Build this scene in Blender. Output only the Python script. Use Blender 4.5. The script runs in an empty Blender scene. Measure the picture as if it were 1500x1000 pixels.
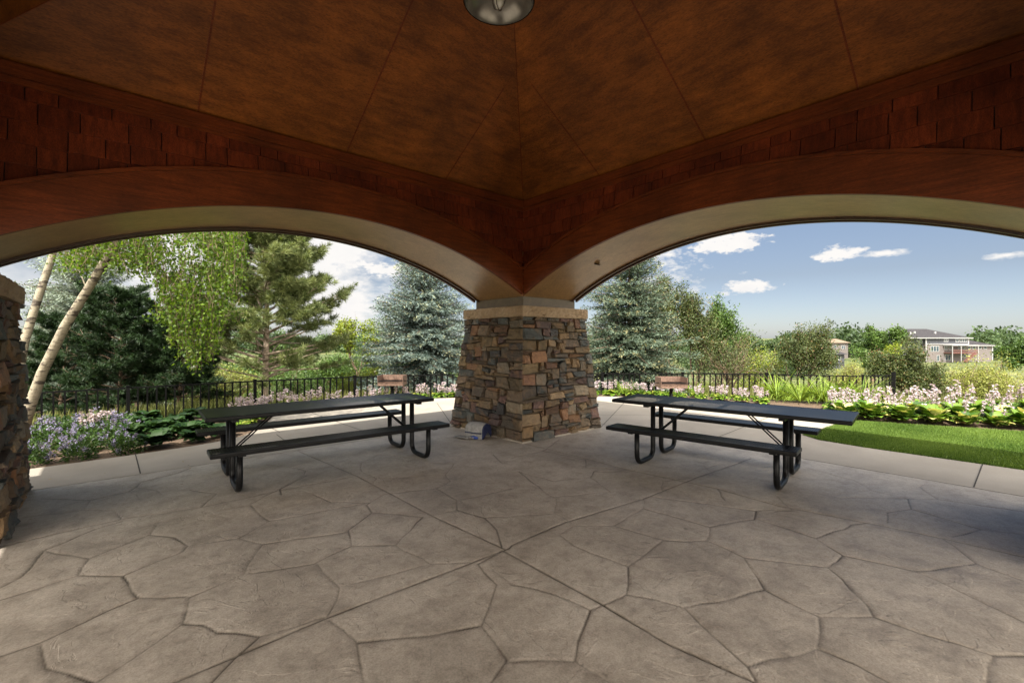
import bpy, math, random
import numpy as np
from math import sin, cos, pi, radians, sqrt
from mathutils import Vector, Matrix

# ------------------------------------------------------------------ camera, sky, sun, exposure
S = bpy.context.scene
COL = S.collection
H = 1.57                      # eye height
F = 672.0                     # focal length in photo pixels
YAW = radians(48.5)
cam_d = bpy.data.cameras.new('camera'); cam = bpy.data.objects.new('camera', cam_d); COL.objects.link(cam)
cam.location = (0, 0, H)
cam.rotation_euler = (radians(90), 0, YAW - radians(90))
cam_d.sensor_width = 36; cam_d.lens = F / 1500 * 36; cam_d.shift_y = -0.002
cam_d.clip_start = 0.05; cam_d.clip_end = 4000
S.camera = cam
S.render.resolution_x = 1024; S.render.resolution_y = 682
S.view_settings.view_transform = 'Standard'; S.view_settings.look = 'None'
S.view_settings.exposure = 2.5; S.view_settings.gamma = 1

def cam2w(X, d):              # metres right of / in front of the lens -> world x, y
    return (X * .749 + d * .6626, -X * .6626 + d * .749)
def atd(px, d):               # column of the photo and a depth -> world x, y
    return cam2w((px - 750) / F * d, d)
def zat(py, d):               # row of the photo and a depth -> height
    return H + (497 - py) / F * d
def gnd(px, py):              # a point of the level paving
    d = F * H / (py - 497)
    return atd(px, d)

SUN_DIR = Vector((2.3, 1.1, -3.35)).normalized()
sun_el = math.asin(-SUN_DIR.z)
sun_rot = math.atan2(-SUN_DIR.x, -SUN_DIR.y)
ld = bpy.data.lights.new('sun', 'SUN'); lo = bpy.data.objects.new('sun', ld); COL.objects.link(lo)
ld.energy = 2.0; ld.angle = radians(0.5); ld.color = (1.0, .95, .86)
lo.rotation_euler = SUN_DIR.to_track_quat('-Z', 'Y').to_euler()
lo.location = (-20, -10, 30)

W = bpy.data.worlds.new('World'); S.world = W; W.use_nodes = True
wn = W.node_tree; wn.nodes.clear()
def wnode(t, **k):
    n = wn.nodes.new(t)
    for a, b in k.items(): setattr(n, a, b)
    return n
def wlink(a, b): wn.links.new(a, b)
sky = wnode('ShaderNodeTexSky'); sky.sky_type = 'NISHITA'; sky.sun_disc = False
sky.sun_elevation = sun_el; sky.sun_rotation = sun_rot; sky.air_density = 1.0; sky.dust_density = .6; sky.ozone_density = 1.2
bg = wnode('ShaderNodeBackground'); bg.inputs['Strength'].default_value = 0.095
wo = wnode('ShaderNodeOutputWorld')
tc = wnode('ShaderNodeTexCoord')
def wmath(op, a, b=None, c=None, clamp=False):
    n = wnode('ShaderNodeMath', operation=op); n.use_clamp = clamp
    for i, v in enumerate((a, b, c)):
        if v is None: continue
        if hasattr(v, 'links'): wlink(v, n.inputs[i])
        else: n.inputs[i].default_value = v
    return n.outputs[0]
def wvec(op, a, b):
    n = wnode('ShaderNodeVectorMath', operation=op)
    for i, v in enumerate((a, b)):
        if hasattr(v, 'links'): wlink(v, n.inputs[i])
        else: n.inputs[i].default_value = v
    return n.outputs['Value'] if op in ('DOT_PRODUCT', 'LENGTH') else n.outputs[0]
def wnoise(vec, scale, detail=6, rough=.55):
    n = wnode('ShaderNodeTexNoise'); n.inputs['Scale'].default_value = scale
    n.inputs['Detail'].default_value = detail; n.inputs['Roughness'].default_value = rough
    wlink(vec, n.inputs['Vector']); return n.outputs['Fac']
DIR = tc.outputs['Generated']
mp = wnode('ShaderNodeMapping'); mp.inputs['Scale'].default_value = (1, 1, 2.2); wlink(DIR, mp.inputs['Vector'])
n1 = wnoise(mp.outputs[0], 9, 9, .6)
n2 = wnoise(mp.outputs[0], 26, 5, .6)
n3 = wnoise(mp.outputs[0], 70, 4, .6)
def cloud(px, py, wpx, hpx, dens=1.0, edge=1.2):
    """a cloud bank in a fixed compass direction and elevation of the sky"""
    def dirn(x, y):
        X, Y = atd(x, 1.0); return Vector((X, Y, (497 - y) / F)).normalized()
    c = dirn(px, py); r = (dirn(px + wpx, py) - c); a = r.length; r.normalize()
    t = (dirn(px, py - hpx) - c); b = t.length; t.normalize()
    dv = wvec('SUBTRACT', DIR, tuple(c))
    x = wmath('DIVIDE', wvec('DOT_PRODUCT', dv, tuple(r)), a)
    y = wmath('DIVIDE', wvec('DOT_PRODUCT', dv, tuple(t)), b)
    q = wmath('SQRT', wmath('ADD', wmath('MULTIPLY', x, x), wmath('MULTIPLY', y, y)))
    v = wmath('SUBTRACT', 1.0, q)
    big = 1.0 if wpx > 100 else .35
    v = wmath('ADD', v, wmath('MULTIPLY', wmath('SUBTRACT', n1, .5), 2.6 * edge * big))
    v = wmath('ADD', v, wmath('MULTIPLY', wmath('SUBTRACT', n2, .5), (1.2 if big == 1 else 3.8) * edge))
    v = wmath('ADD', v, wmath('MULTIPLY', wmath('SUBTRACT', n3, .5), (.5 if big == 1 else 1.8) * edge))
    front = wmath('GREATER_THAN', wvec('DOT_PRODUCT', DIR, tuple(c)), .5)
    return wmath('MULTIPLY', wmath('MULTIPLY', v, front), 2.6 * dens, clamp=True)
CL = [(360, 340, 250, 150, 1.0, .45), (480, 440, 110, 60, .8, .6), (560, 395, 60, 16, .7, .8), (1060, 357, 62, 15, 1.0, .7), (960, 372, 60, 22, .35, 1.0),
      (1092, 420, 42, 11, 1.0, .6), (1232, 372, 38, 12, 1.0, .6), (1295, 371, 45, 7, .7, .5), (1475, 374, 34, 6, .6, .5), (960, 415, 70, 30, .25, 1.2)]
m = None
for c in CL:
    v = cloud(*c); m = v if m is None else wmath('MAXIMUM', m, v)
# pale high cloud towards the left (north-west) half of the sky
lx = wvec('DOT_PRODUCT', DIR, (-.749, .6626, 0))
veil = wmath('MULTIPLY', wmath('MULTIPLY_ADD', lx, 1.4, -.1, clamp=True), wmath('MULTIPLY_ADD', n1, 3.2, -1.1, clamp=True), clamp=True)
m = wmath('MAXIMUM', m, wmath('MULTIPLY', veil, .85))
shade = wmath('MULTIPLY_ADD', n1, -1.6, 1.75, clamp=True)
cc = wnode('ShaderNodeMix', data_type='RGBA'); wlink(shade, cc.inputs[0])
cc.inputs[6].default_value = (1.5, 1.5, 1.55, 1); cc.inputs[7].default_value = (1.85, 1.8, 1.75, 1)
sepz = wnode('ShaderNodeSeparateXYZ'); wlink(DIR, sepz.inputs[0])
gr = wnode('ShaderNodeValToRGB'); wlink(wmath('MULTIPLY_ADD', sepz.outputs[2], 1.0, 0.0, clamp=True), gr.inputs[0])
for e_, (p_, c_) in zip((gr.color_ramp.elements[0], gr.color_ramp.elements.new(.12), gr.color_ramp.elements.new(.4), gr.color_ramp.elements[-1]), ((0, (.19, .205, .26, 1)), (.12, (.185, .168, .176, 1)), (.4, (.30, .27, .25, 1)), (1, (.8, .76, .70, 1)))):
    e_.position = p_; e_.color = c_
sk = wnode('ShaderNodeMix', data_type='RGBA', blend_type='MULTIPLY'); sk.inputs[0].default_value = 1; wlink(sky.outputs[0], sk.inputs[6]); wlink(gr.outputs[0], sk.inputs[7])
# added fill light: unseen bright cloud behind the viewer, lifts the shaded floor
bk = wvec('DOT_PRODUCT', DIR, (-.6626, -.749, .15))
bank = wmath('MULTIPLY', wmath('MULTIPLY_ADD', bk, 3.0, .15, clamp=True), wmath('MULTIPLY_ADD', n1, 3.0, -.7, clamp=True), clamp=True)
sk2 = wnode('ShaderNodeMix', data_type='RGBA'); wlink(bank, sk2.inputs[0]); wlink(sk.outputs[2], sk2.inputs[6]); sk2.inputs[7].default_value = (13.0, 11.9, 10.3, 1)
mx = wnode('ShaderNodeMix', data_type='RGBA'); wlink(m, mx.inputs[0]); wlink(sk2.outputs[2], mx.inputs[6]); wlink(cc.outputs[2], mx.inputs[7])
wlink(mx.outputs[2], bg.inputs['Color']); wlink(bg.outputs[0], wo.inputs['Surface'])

# ------------------------------------------------------------------ helpers: materials
def new_mat(name):
    m = bpy.data.materials.new(name); m.use_nodes = True
    nt = m.node_tree; b = nt.nodes['Principled BSDF']
    return m, nt, b
def N(nt, t, **k):
    n = nt.nodes.new(t)
    for a, b in k.items():
        if a in n.inputs.keys() if hasattr(n.inputs, 'keys') else False: n.inputs[a].default_value = b
        else: setattr(n, a, b)
    return n
def coords(nt, scale=(1, 1, 1), rot=(0, 0, 0), kind='Object'):
    t = nt.nodes.new('ShaderNodeTexCoord'); mp = nt.nodes.new('ShaderNodeMapping')
    mp.inputs['Scale'].default_value = scale; mp.inputs['Rotation'].default_value = rot
    nt.links.new(t.outputs[kind], mp.inputs['Vector']); return mp.outputs[0]
def noise(nt, vec, scale, detail=5, rough=.6, dist=0):
    n = nt.nodes.new('ShaderNodeTexNoise'); n.inputs['Scale'].default_value = scale
    n.inputs['Detail'].default_value = detail; n.inputs['Roughness'].default_value = rough; n.inputs['Distortion'].default_value = dist
    nt.links.new(vec, n.inputs['Vector']); return n.outputs['Fac']
def ramp(nt, fac, stops):
    r = nt.nodes.new('ShaderNodeValToRGB'); el = r.color_ramp.elements
    while len(el) < len(stops): el.new(.5)
    for e, (p, c) in zip(el, stops):
        e.position = p; e.color = (*c, 1) if len(c) == 3 else c
    nt.links.new(fac, r.inputs[0]); return r.outputs['Color']
def mixc(nt, fac, a, b, mode='MIX'):
    n = nt.nodes.new('ShaderNodeMix'); n.data_type = 'RGBA'; n.blend_type = mode
    for s, v in ((n.inputs[0], fac), (n.inputs[6], a), (n.inputs[7], b)):
        if hasattr(v, 'links'): nt.links.new(v, s)
        elif isinstance(v, (int, float)): s.default_value = v
        else: s.default_value = (*v, 1)
    return n.outputs[2]
def mth(nt, op, a, b=0.0, c=0.0, clamp=False):
    n = nt.nodes.new('ShaderNodeMath'); n.operation = op; n.use_clamp = clamp
    for i, v in enumerate((a, b, c)):
        if hasattr(v, 'links'): nt.links.new(v, n.inputs[i])
        else: n.inputs[i].default_value = v
    return n.outputs[0]
def bump(nt, b, h, strength=.5, dist=.01, prev=None):
    n = nt.nodes.new('ShaderNodeBump'); n.inputs['Strength'].default_value = strength; n.inputs['Distance'].default_value = dist
    nt.links.new(h, n.inputs['Height'])
    if prev: nt.links.new(prev, n.inputs['Normal'])
    nt.links.new(n.outputs[0], b.inputs['Normal']); return n.outputs[0]
def attr(nt, name, out='Fac'):
    n = nt.nodes.new('ShaderNodeAttribute'); n.attribute_name = name; return n.outputs[out]

def simple(name, col, rough=.6, metal=0, var=.25, scale=8, bmp=0, bscale=60, spec=.5):
    m, nt, b = new_mat(name)
    v = coords(nt)
    f = noise(nt, v, scale)
    c = ramp(nt, f, [(.3, tuple(x * (1 - var) for x in col)), (.7, tuple(min(1, x * (1 + var)) for x in col))])
    nt.links.new(c, b.inputs['Base Color'])
    b.inputs['Roughness'].default_value = rough; b.inputs['Metallic'].default_value = metal
    b.inputs['Specular IOR Level'].default_value = spec
    if bmp: bump(nt, b, noise(nt, v, bscale), bmp, .01)
    return m
def wood(name, c0, c1, stretch=(1, 12, 12), rough=.4, sc=3, blot=.6, spec=.5):
    m, nt, b = new_mat(name)
    v = coords(nt, stretch)
    g = noise(nt, v, sc, 8, .65)
    c = ramp(nt, g, [(.25, c0), (.75, c1)])
    v2 = coords(nt); bl = noise(nt, v2, 1.6, 5, .65)
    dk = ramp(nt, bl, [(.3, (1 - blot,) * 3), (.65, (1.0,) * 3)])
    c = mixc(nt, 1.0, c, dk, 'MULTIPLY')
    fg = noise(nt, coords(nt, tuple(q * 5 for q in stretch)), sc * 2.2, 5, .7)
    c = mixc(nt, 1.0, c, ramp(nt, fg, [(.34, (.50, .44, .40)), (.58, (1.16, 1.15, 1.12))]), 'MULTIPLY')
    nt.links.new(c, b.inputs['Base Color']); b.inputs['Roughness'].default_value = rough; b.inputs['Specular IOR Level'].default_value = spec
    bump(nt, b, g, .15, .004)
    return m
def leafy(name, dark, light, trans=.3, rough=.5, tip=None):
    """leaves whose own colour differs from leaf to leaf (attribute tint)"""
    m, nt, b = new_mat(name)
    t = attr(nt, 'tint')
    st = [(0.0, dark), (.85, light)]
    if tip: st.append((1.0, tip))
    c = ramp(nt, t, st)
    nt.links.new(c, b.inputs['Base Color']); b.inputs['Roughness'].default_value = rough
    b.inputs['Specular IOR Level'].default_value = .3
    tr = nt.nodes.new('ShaderNodeBsdfTranslucent'); mx = nt.nodes.new('ShaderNodeMixShader'); mx.inputs[0].default_value = trans
    c2 = mixc(nt, 1.0, c, (1.25, 1.2, .6), 'MULTIPLY')
    nt.links.new(c2, tr.inputs['Color'])
    out = nt.nodes['Material Output']
    nt.links.new(b.outputs[0], mx.inputs[1]); nt.links.new(tr.outputs[0], mx.inputs[2]); nt.links.new(mx.outputs[0], out.inputs['Surface'])
    return m

# ------------------------------------------------------------------ helpers: geometry
class Geo:
    def __init__(s): s.v = []; s.f3 = []; s.f4 = []; s.t = []; s.n = 0; s.c = []
    def add(s, v, f, tint=None, col=None):
        v = np.asarray(v, float).reshape(-1, 3); f = np.asarray(f, int)
        s.v.append(v)
        (s.f4 if f.shape[1] == 4 else s.f3).append(f + s.n)
        s.t.append(np.full(len(v), .5) if tint is None else np.broadcast_to(np.asarray(tint, float), (len(v),)))
        s.c.append(np.tile([1., 1, 1, 1], (len(v), 1)) if col is None else np.tile(np.array([*col, 1.]), (len(v), 1)))
        s.n += len(v)
    def box(s, x0, x1, y0, y1, z0, z1, **k):
        v = [(x, y, z) for z in (z0, z1) for y in (y0, y1) for x in (x0, x1)]
        s.add(v, [(0, 2, 3, 1), (4, 5, 7, 6), (0, 1, 5, 4), (2, 6, 7, 3), (0, 4, 6, 2), (1, 3, 7, 5)], **k)
    def obox(s, p, q, wid, hgt, **k):       # a bar from p to q
        p = Vector(p); q = Vector(q); d = (q - p).normalized()
        sd = d.cross(Vector((0, 0, 1)))
        if sd.length < .01: sd = Vector((1, 0, 0))
        sd.normalize(); up = sd.cross(d)
        v = [tuple(c + sd * a * wid / 2 + up * b * hgt / 2) for c in (p, q) for a, b in ((-1, -1), (1, -1), (1, 1), (-1, 1))]
        s.add(v, [(0, 1, 2, 3), (7, 6, 5, 4), (0, 4, 5, 1), (1, 5, 6, 2), (2, 6, 7, 3), (3, 7, 4, 0)], **k)
    def tube(s, pts, rad, n=8, cap=True, **k):
        pts = [Vector(p) for p in pts]; m_ = len(pts)
        if not hasattr(rad, '__len__'): rad = [rad] * m_
        vs = []; up = None
        for i, p in enumerate(pts):
            t = (pts[min(i + 1, m_ - 1)] - pts[max(i - 1, 0)])
            t = t.normalized() if t.length > 1e-9 else Vector((0, 0, 1))
            if up is None: a = t.orthogonal().normalized()
            else: a = (up - t * up.dot(t)); a = a.normalized() if a.length > 1e-6 else t.orthogonal().normalized()
            up = a; b = t.cross(a)
            for j in range(n):
                th = 2 * pi * j / n; vs.append(tuple(p + (a * cos(th) + b * sin(th)) * rad[i]))
        fs = [(i * n + j, i * n + (j + 1) % n, (i + 1) * n + (j + 1) % n, (i + 1) * n + j) for i in range(m_ - 1) for j in range(n)]
        if cap:
            vs.append(tuple(pts[0])); vs.append(tuple(pts[-1])); c0 = len(vs) - 2; c1 = c0 + 1
            base = s.n; s.add(vs, fs, **k)
            f = [(c0, (j + 1) % n, j) for j in range(n)] + [(c1, (m_ - 1) * n + j, (m_ - 1) * n + (j + 1) % n) for j in range(n)]
            s.f3.append(np.array(f) + base)
        else: s.add(vs, fs, **k)
    def lathe(s, prof, c=(0, 0, 0), n=32, **k):
        vs = [(c[0] + r * cos(2 * pi * j / n), c[1] + r * sin(2 * pi * j / n), c[2] + z) for r, z in prof for j in range(n)]
        fs = [(i * n + j, i * n + (j + 1) % n, (i + 1) * n + (j + 1) % n, (i + 1) * n + j) for i in range(len(prof) - 1) for j in range(n)]
        s.add(vs, fs, **k)
    def leaves(s, c, d, nrm, L, Wd, tint, fold=0.0):   # diamonds: base c, direction d, normal nrm
        c = np.asarray(c, float); n = len(c)
        d = d / np.maximum(np.linalg.norm(d, axis=1, keepdims=True), 1e-9)
        sd = np.cross(d, nrm); sd /= np.maximum(np.linalg.norm(sd, axis=1, keepdims=True), 1e-9)
        L = np.broadcast_to(L, (n,))[:, None]; Wd = np.broadcast_to(Wd, (n,))[:, None]
        v = np.stack([c, c + d * L * .45 + sd * Wd / 2, c + d * L, c + d * L * .45 - sd * Wd / 2], 1).reshape(-1, 3)
        f = (np.arange(n) * 4)[:, None] + np.arange(4)[None]
        s.add(v, f, tint=np.repeat(np.broadcast_to(tint, (n,)), 4))
    def build(s, name, mat=None, parent=None, smooth=False, use_tint=False, use_col=False, link=True):
        me = bpy.data.meshes.new(name)
        v = np.concatenate(s.v) if s.v else np.zeros((0, 3))
        f4 = np.concatenate(s.f4) if s.f4 else np.zeros((0, 4), int)
        f3 = np.concatenate(s.f3) if s.f3 else np.zeros((0, 3), int)
        me.vertices.add(len(v)); me.vertices.foreach_set('co', v.astype(np.float32).ravel())
        nl = f4.size + f3.size
        me.loops.add(nl); me.loops.foreach_set('vertex_index', np.concatenate([f4.ravel(), f3.ravel()]).astype(np.int32))
        npol = len(f4) + len(f3); me.polygons.add(npol)
        ls = np.concatenate([np.arange(len(f4)) * 4, f4.size + np.arange(len(f3)) * 3]).astype(np.int32)
        lt = np.concatenate([np.full(len(f4), 4), np.full(len(f3), 3)]).astype(np.int32)
        me.polygons.foreach_set('loop_start', ls); me.polygons.foreach_set('loop_total', lt)
        me.polygons.foreach_set('use_smooth', np.full(npol, smooth))
        me.update(calc_edges=True); me.validate()
        if use_tint:
            a = me.attributes.new('tint', 'FLOAT', 'POINT'); a.data.foreach_set('value', np.concatenate(s.t).astype(np.float32))
        if use_col:
            a = me.attributes.new('stone', 'FLOAT_COLOR', 'POINT'); a.data.foreach_set('color', np.concatenate(s.c).astype(np.float32).ravel())
        if mat: me.materials.append(mat)
        o = bpy.data.objects.new(name, me)
        if link: COL.objects.link(o)
        if parent: o.parent = parent
        return o

def tag(o, label=None, cat=None, group=None, kind=None):
    if label: o['label'] = label
    if cat: o['category'] = cat
    if group: o['group'] = group
    if kind: o['kind'] = kind
    return o
def empty(name, loc=(0, 0, 0), rz=0, label=None, cat=None, group=None, kind=None):
    o = bpy.data.objects.new(name, None); COL.objects.link(o); o.location = loc; o.rotation_euler = (0, 0, rz)
    o.empty_display_size = .1
    return tag(o, label, cat, group, kind)
def copy_tree(o, parent=None):
    c = o.copy(); COL.objects.link(c)
    if parent: c.parent = parent
    for ch in [x for x in bpy.data.objects if x.parent == o and x != c]: copy_tree(ch, c)
    return c
KIDS = {}
def fast_copy(o, loc, rz=0, scale=1.0, label=None, group=None):     # thing + direct children
    c = o.copy(); COL.objects.link(c); c.location = loc; c.rotation_euler = (0, 0, rz); c.scale = (scale,) * 3 if not hasattr(scale, '__len__') else scale
    if o.name not in KIDS: KIDS[o.name] = [x for x in bpy.data.objects if x.parent == o]
    for ch in KIDS[o.name]:
        d = ch.copy(); COL.objects.link(d); d.parent = c
    if label: c['label'] = label
    if group: c['group'] = group
    return c

def rot2(a): return np.array([[cos(a), -sin(a)], [sin(a), cos(a)]])

# ------------------------------------------------------------------ terrain
PC = (2.07, 2.45)            # middle of the pavilion
def sstep(x, a, b):
    t = np.clip((x - a) / (b - a), 0, 1); return t * t * (3 - 2 * t)
def hash2(x, y, s=1.0):
    return np.sin(x * .13 * s + 1.3) * np.cos(y * .11 * s - .7) + .5 * np.sin(x * .31 * s - y * .23 * s) + .25 * np.sin(x * .7 * s + y * .9 * s)
def terrain(x, y):
    x = np.asarray(x, float); y = np.asarray(y, float)
    r = np.sqrt(((x - PC[0]) / 1.25) ** 2 + (y - PC[1]) ** 2)
    z = -.30 * sstep(r, 9.0, 9.9) - 1.5 * sstep(r, 10, 22) - 3.6 * sstep(r, 18, 75) + .0 * r
    z = z + 1.0 * sstep(r, 110, 260) + 9 * sstep(r, 400, 1400)
    # a low crest of gravel beyond the right-hand bed
    z = z + .55 * np.exp(-(((x - 14.4) / 1.3) ** 2 + ((y + .4) / 2.8) ** 2))
    z = z + hash2(x, y) * .25 * sstep(r, 14, 50)
    return z - .04
def tz(x, y): return float(terrain(x, y))

# ------------------------------------------------------------------ materials
def mat_patio():
    m, nt, b = new_mat('stamped_concrete')
    v = coords(nt)
    n_big = noise(nt, v, .9, 6, .6); n_mid = noise(nt, v, 5, 8, .65); n_fine = noise(nt, v, 90, 4, .7)
    c = ramp(nt, n_big, [(.3, (.29, .255, .215)), (.52, (.41, .365, .31)), (.72, (.50, .455, .395))])
    c2 = ramp(nt, n_mid, [(.3, (.66, .64, .63)), (.5, (.95, .95, .95)), (.62, (1.04, 1.04, 1.05))])
    c = mixc(nt, 1.0, c, c2, 'MULTIPLY')
    c = mixc(nt, 1.0, c, ramp(nt, n_fine, [(.28, (.70, .70, .69)), (.58, (1.07, 1.07, 1.07))]), 'MULTIPLY')
    ns = noise(nt, v, 22, 8, .7, .4); c = mixc(nt, 1.0, c, ramp(nt, ns, [(.30, (.78, .77, .76)), (.56, (1.04, 1.04, 1.04))]), 'MULTIPLY')
    # old spots and grime
    sp = noise(nt, v, 14, 2, .4); c = mixc(nt, mth(nt, 'MULTIPLY', ramp(nt, sp, [(.74, (0, 0, 0)), (.77, (1, 1, 1))]), .45), c, (.11, .09, .07))
    g = attr(nt, 'groove')
    gm = mth(nt, 'SMOOTHSTEP', g, .25, .8) if False else mth(nt, 'MULTIPLY_ADD', g, 1.5, -.25, clamp=True)
    c = mixc(nt, gm, c, (.06, .05, .038))
    halo = attr(nt, 'halo')
    c = mixc(nt, mth(nt, 'MULTIPLY', halo, .16), c, (.12, .095, .07))
    nt.links.new(c, b.inputs['Base Color'])
    rr = mth(nt, 'MULTIPLY_ADD', n_mid, .35, .40); nt.links.new(rr, b.inputs['Roughness'])
    # slate-like clefts: terraces of a distorted noise
    t = noise(nt, coords(nt, (1, 1, 1), (0, 0, .5)), 2.0, 5, .55, .7)
    st = mth(nt, 'MULTIPLY', t, 7.0); fl = mth(nt, 'FLOOR', st); fr = mth(nt, 'FRACT', st)
    ed = ramp(nt, fr, [(.0, (0, 0, 0)), (.10, (1, 1, 1))])
    ter = mth(nt, 'ADD', fl, ed)
    msk = noise(nt, v, .8, 2, .5)
    p = bump(nt, b, ter, .32, .006)
    p = bump(nt, b, n_mid, .55, .014, p)
    bump(nt, b, n_fine, .18, .002, p)
    return m
M = {}
M['patio'] = mat_patio()
def mat_concrete():
    m, nt, b = new_mat('broom_concrete'); v = coords(nt)
    a = noise(nt, v, 1.1, 6, .6); f = noise(nt, v, 120, 3, .7); st = noise(nt, coords(nt, (60, 3, 1)), 3, 4, .6)
    c = ramp(nt, a, [(.3, (.26, .23, .19)), (.7, (.34, .305, .255))])
    c = mixc(nt, 1.0, c, ramp(nt, f, [(.2, (.8, .8, .8)), (.7, (1.05, 1.05, 1.05))]), 'MULTIPLY')
    g = attr(nt, 'groove'); c = mixc(nt, mth(nt, 'MULTIPLY', g, .85), c, (.05, .045, .04))
    nt.links.new(c, b.inputs['Base Color']); b.inputs['Roughness'].default_value = .8
    p = bump(nt, b, f, .25, .002); bump(nt, b, st, .15, .002, p); return m
M['walk'] = mat_concrete()
M['pad'] = simple('pad_concrete', (.30, .265, .22), .8, var=.2, scale=6, bmp=.2, bscale=90)
def mat_ground():
    m, nt, b = new_mat('meadow'); v = coords(nt)
    a = noise(nt, v, .06, 6, .65); f = noise(nt, v, 2.5, 8, .75)
    c = ramp(nt, a, [(.3, (.04, .065, .014)), (.5, (.085, .105, .025)), (.68, (.14, .135, .05))])
    c = mixc(nt, 1.0, c, ramp(nt, f, [(.25, (.5, .5, .5)), (.7, (1.25, 1.25, 1.2))]), 'MULTIPLY')
    nt.links.new(c, b.inputs['Base Color']); b.inputs['Roughness'].default_value = .9
    bump(nt, b, f, .8, .1); return m
M['ground'] = mat_ground()
M['mulch'] = simple('mulch', (.10, .065, .04), .95, var=.6, scale=45, bmp=1, bscale=70)
M['gravel'] = simple('pale_gravel', (.30, .25, .20), .95, var=.35, scale=60, bmp=1, bscale=80)
M['lawn'] = simple('turf', (.045, .085, .015), .95, var=.4, scale=30, bmp=1, bscale=80)
M['ceil'] = wood('stained_plywood', (.12, .032, .004), (.32, .104, .015), (1.6, 7, 7), .5, 2.0, .55, .35)
M['shingle'] = wood('stained_cedar', (.075, .014, .006), (.26, .050, .014), (10, 10, 1), .6, 3, .6, .25)
nt_ = M['shingle'].node_tree; b_ = nt_.nodes['Principled BSDF']; src_ = b_.inputs['Base Color'].links[0].from_socket
nt_.links.new(mixc(nt_, 1.0, src_, ramp(nt_, attr(nt_, 'tint'), [(0, (.78, .74, .74)), (1, (1.16, 1.18, 1.18))]), 'MULTIPLY'), b_.inputs['Base Color'])
M['trim'] = wood('stained_trim', (.080, .016, .004), (.235, .052, .011), (1, 14, 14), .45, 3, .5, .3)
M['beam'] = wood('stained_soffit', (.20, .11, .045), (.50, .30, .14), (1, 16, 16), .32, 3, .35)
M['lip'] = simple('dark_lip', (.045, .018, .010), .4)
M['roof'] = simple('roof_shingles', (.06, .05, .045), .9, scale=12)
M['deck'] = simple('roof_deck', (.02, .01, .006), .9)
M['plinth'] = simple('plinth_wood', (.10, .072, .045), .55, var=.2)
def mat_cap():
    m, nt, b = new_mat('sandstone_cap'); v = coords(nt)
    a = noise(nt, v, 3, 6, .6); f = noise(nt, v, 22, 6, .7)
    c = ramp(nt, a, [(.3, (.27, .18, .10)), (.7, (.38, .28, .18))])
    nt.links.new(mixc(nt, 1.0, c, ramp(nt, f, [(.3, (.75, .75, .75)), (.65, (1.05, 1.05, 1.05))]), 'MULTIPLY'), b.inputs['Base Color'])
    b.inputs['Roughness'].default_value = .85; bump(nt, b, f, .8, .02); return m
M['cap'] = mat_cap()
def mat_stone():
    m, nt, b = new_mat('field_stone'); v = coords(nt)
    a = attr(nt, 'stone', 'Color'); f = noise(nt, v, 18, 8, .7); g = noise(nt, v, 6, 6, .6, .5)
    c = mixc(nt, 1.0, a, ramp(nt, f, [(.28, (.45, .45, .45)), (.6, (1.15, 1.15, 1.15))]), 'MULTIPLY')
    c = mixc(nt, mth(nt, 'MULTIPLY', ramp(nt, g, [(.5, (0, 0, 0)), (.7, (1, 1, 1))]), .35), c, (.28, .15, .06))
    nt.links.new(c, b.inputs['Base Color']); b.inputs['Roughness'].default_value = .75
    p = bump(nt, b, f, .7, .02); bump(nt, b, g, .5, .03, p); return m
M['stone'] = mat_stone()
M['mortar'] = simple('mortar', (.07, .052, .032), .95, var=.3, scale=20, bmp=.5)
M['iron'] = simple('black_coated_metal', (.0065, .0065, .007), .34, 0, .2, 20, spec=.16)
M['fence'] = simple('black_fence_paint', (.004, .004, .004), .8, 0, .2, 20, spec=.1)
M['bark'] = simple('rough_bark', (.16, .11, .075), .95, var=.5, scale=14, bmp=1, bscale=25)
M['barkpale'] = simple('pale_dead_wood', (.30, .235, .175), .95, var=.4, scale=12, bmp=.8, bscale=25)
def mat_birch():
    m, nt, b = new_mat('birch_bark'); v = coords(nt, (3, 3, 9))
    n1_ = noise(nt, v, 1.6, 5, .6); base = ramp(nt, noise(nt, v, 6, 4), [(.3, (.17, .14, .095)), (.7, (.33, .295, .22))])
    c = mixc(nt, ramp(nt, n1_, [(.53, (0, 0, 0)), (.60, (1, 1, 1))]), base, (.05, .038, .028))
    nt.links.new(c, b.inputs['Base Color']); b.inputs['Roughness'].default_value = .8; bump(nt, b, n1_, .5, .02); return m
M['birch'] = mat_birch()
M['l_birch'] = leafy('birch_leaves', (0.030, 0.072, 0.007), (0.145, 0.230, 0.019), .45)
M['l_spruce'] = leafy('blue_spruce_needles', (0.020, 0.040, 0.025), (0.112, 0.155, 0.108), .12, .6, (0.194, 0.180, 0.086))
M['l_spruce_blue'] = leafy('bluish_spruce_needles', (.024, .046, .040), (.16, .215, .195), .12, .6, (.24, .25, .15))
M['l_spruce_pale'] = leafy('silver_spruce_needles', (0.048, 0.072, 0.056), (0.240, 0.288, 0.232), .12, .6)
M['l_pine'] = leafy('pine_needles', (0.031, 0.059, 0.015), (0.213, 0.245, 0.090), .2, .55)
M['l_dark'] = leafy('dark_pine_needles', (0.005, 0.014, 0.006), (0.028, 0.058, 0.018), .15, .5)
M['l_lime'] = leafy('lime_leaves', (0.064, 0.112, 0.012), (0.288, 0.336, 0.040), .35)
M['l_green'] = leafy('green_leaves', (0.017, 0.047, 0.009), (0.098, 0.162, 0.034), .25)
M['l_crab'] = leafy('crabapple_leaves', (0.015, 0.029, 0.009), (0.098, 0.123, 0.038), .22, .5, (0.153, 0.081, 0.034))
M['l_gold'] = leafy('golden_willow_leaves', (0.078, 0.103, 0.022), (0.328, 0.345, 0.086), .35)
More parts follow.
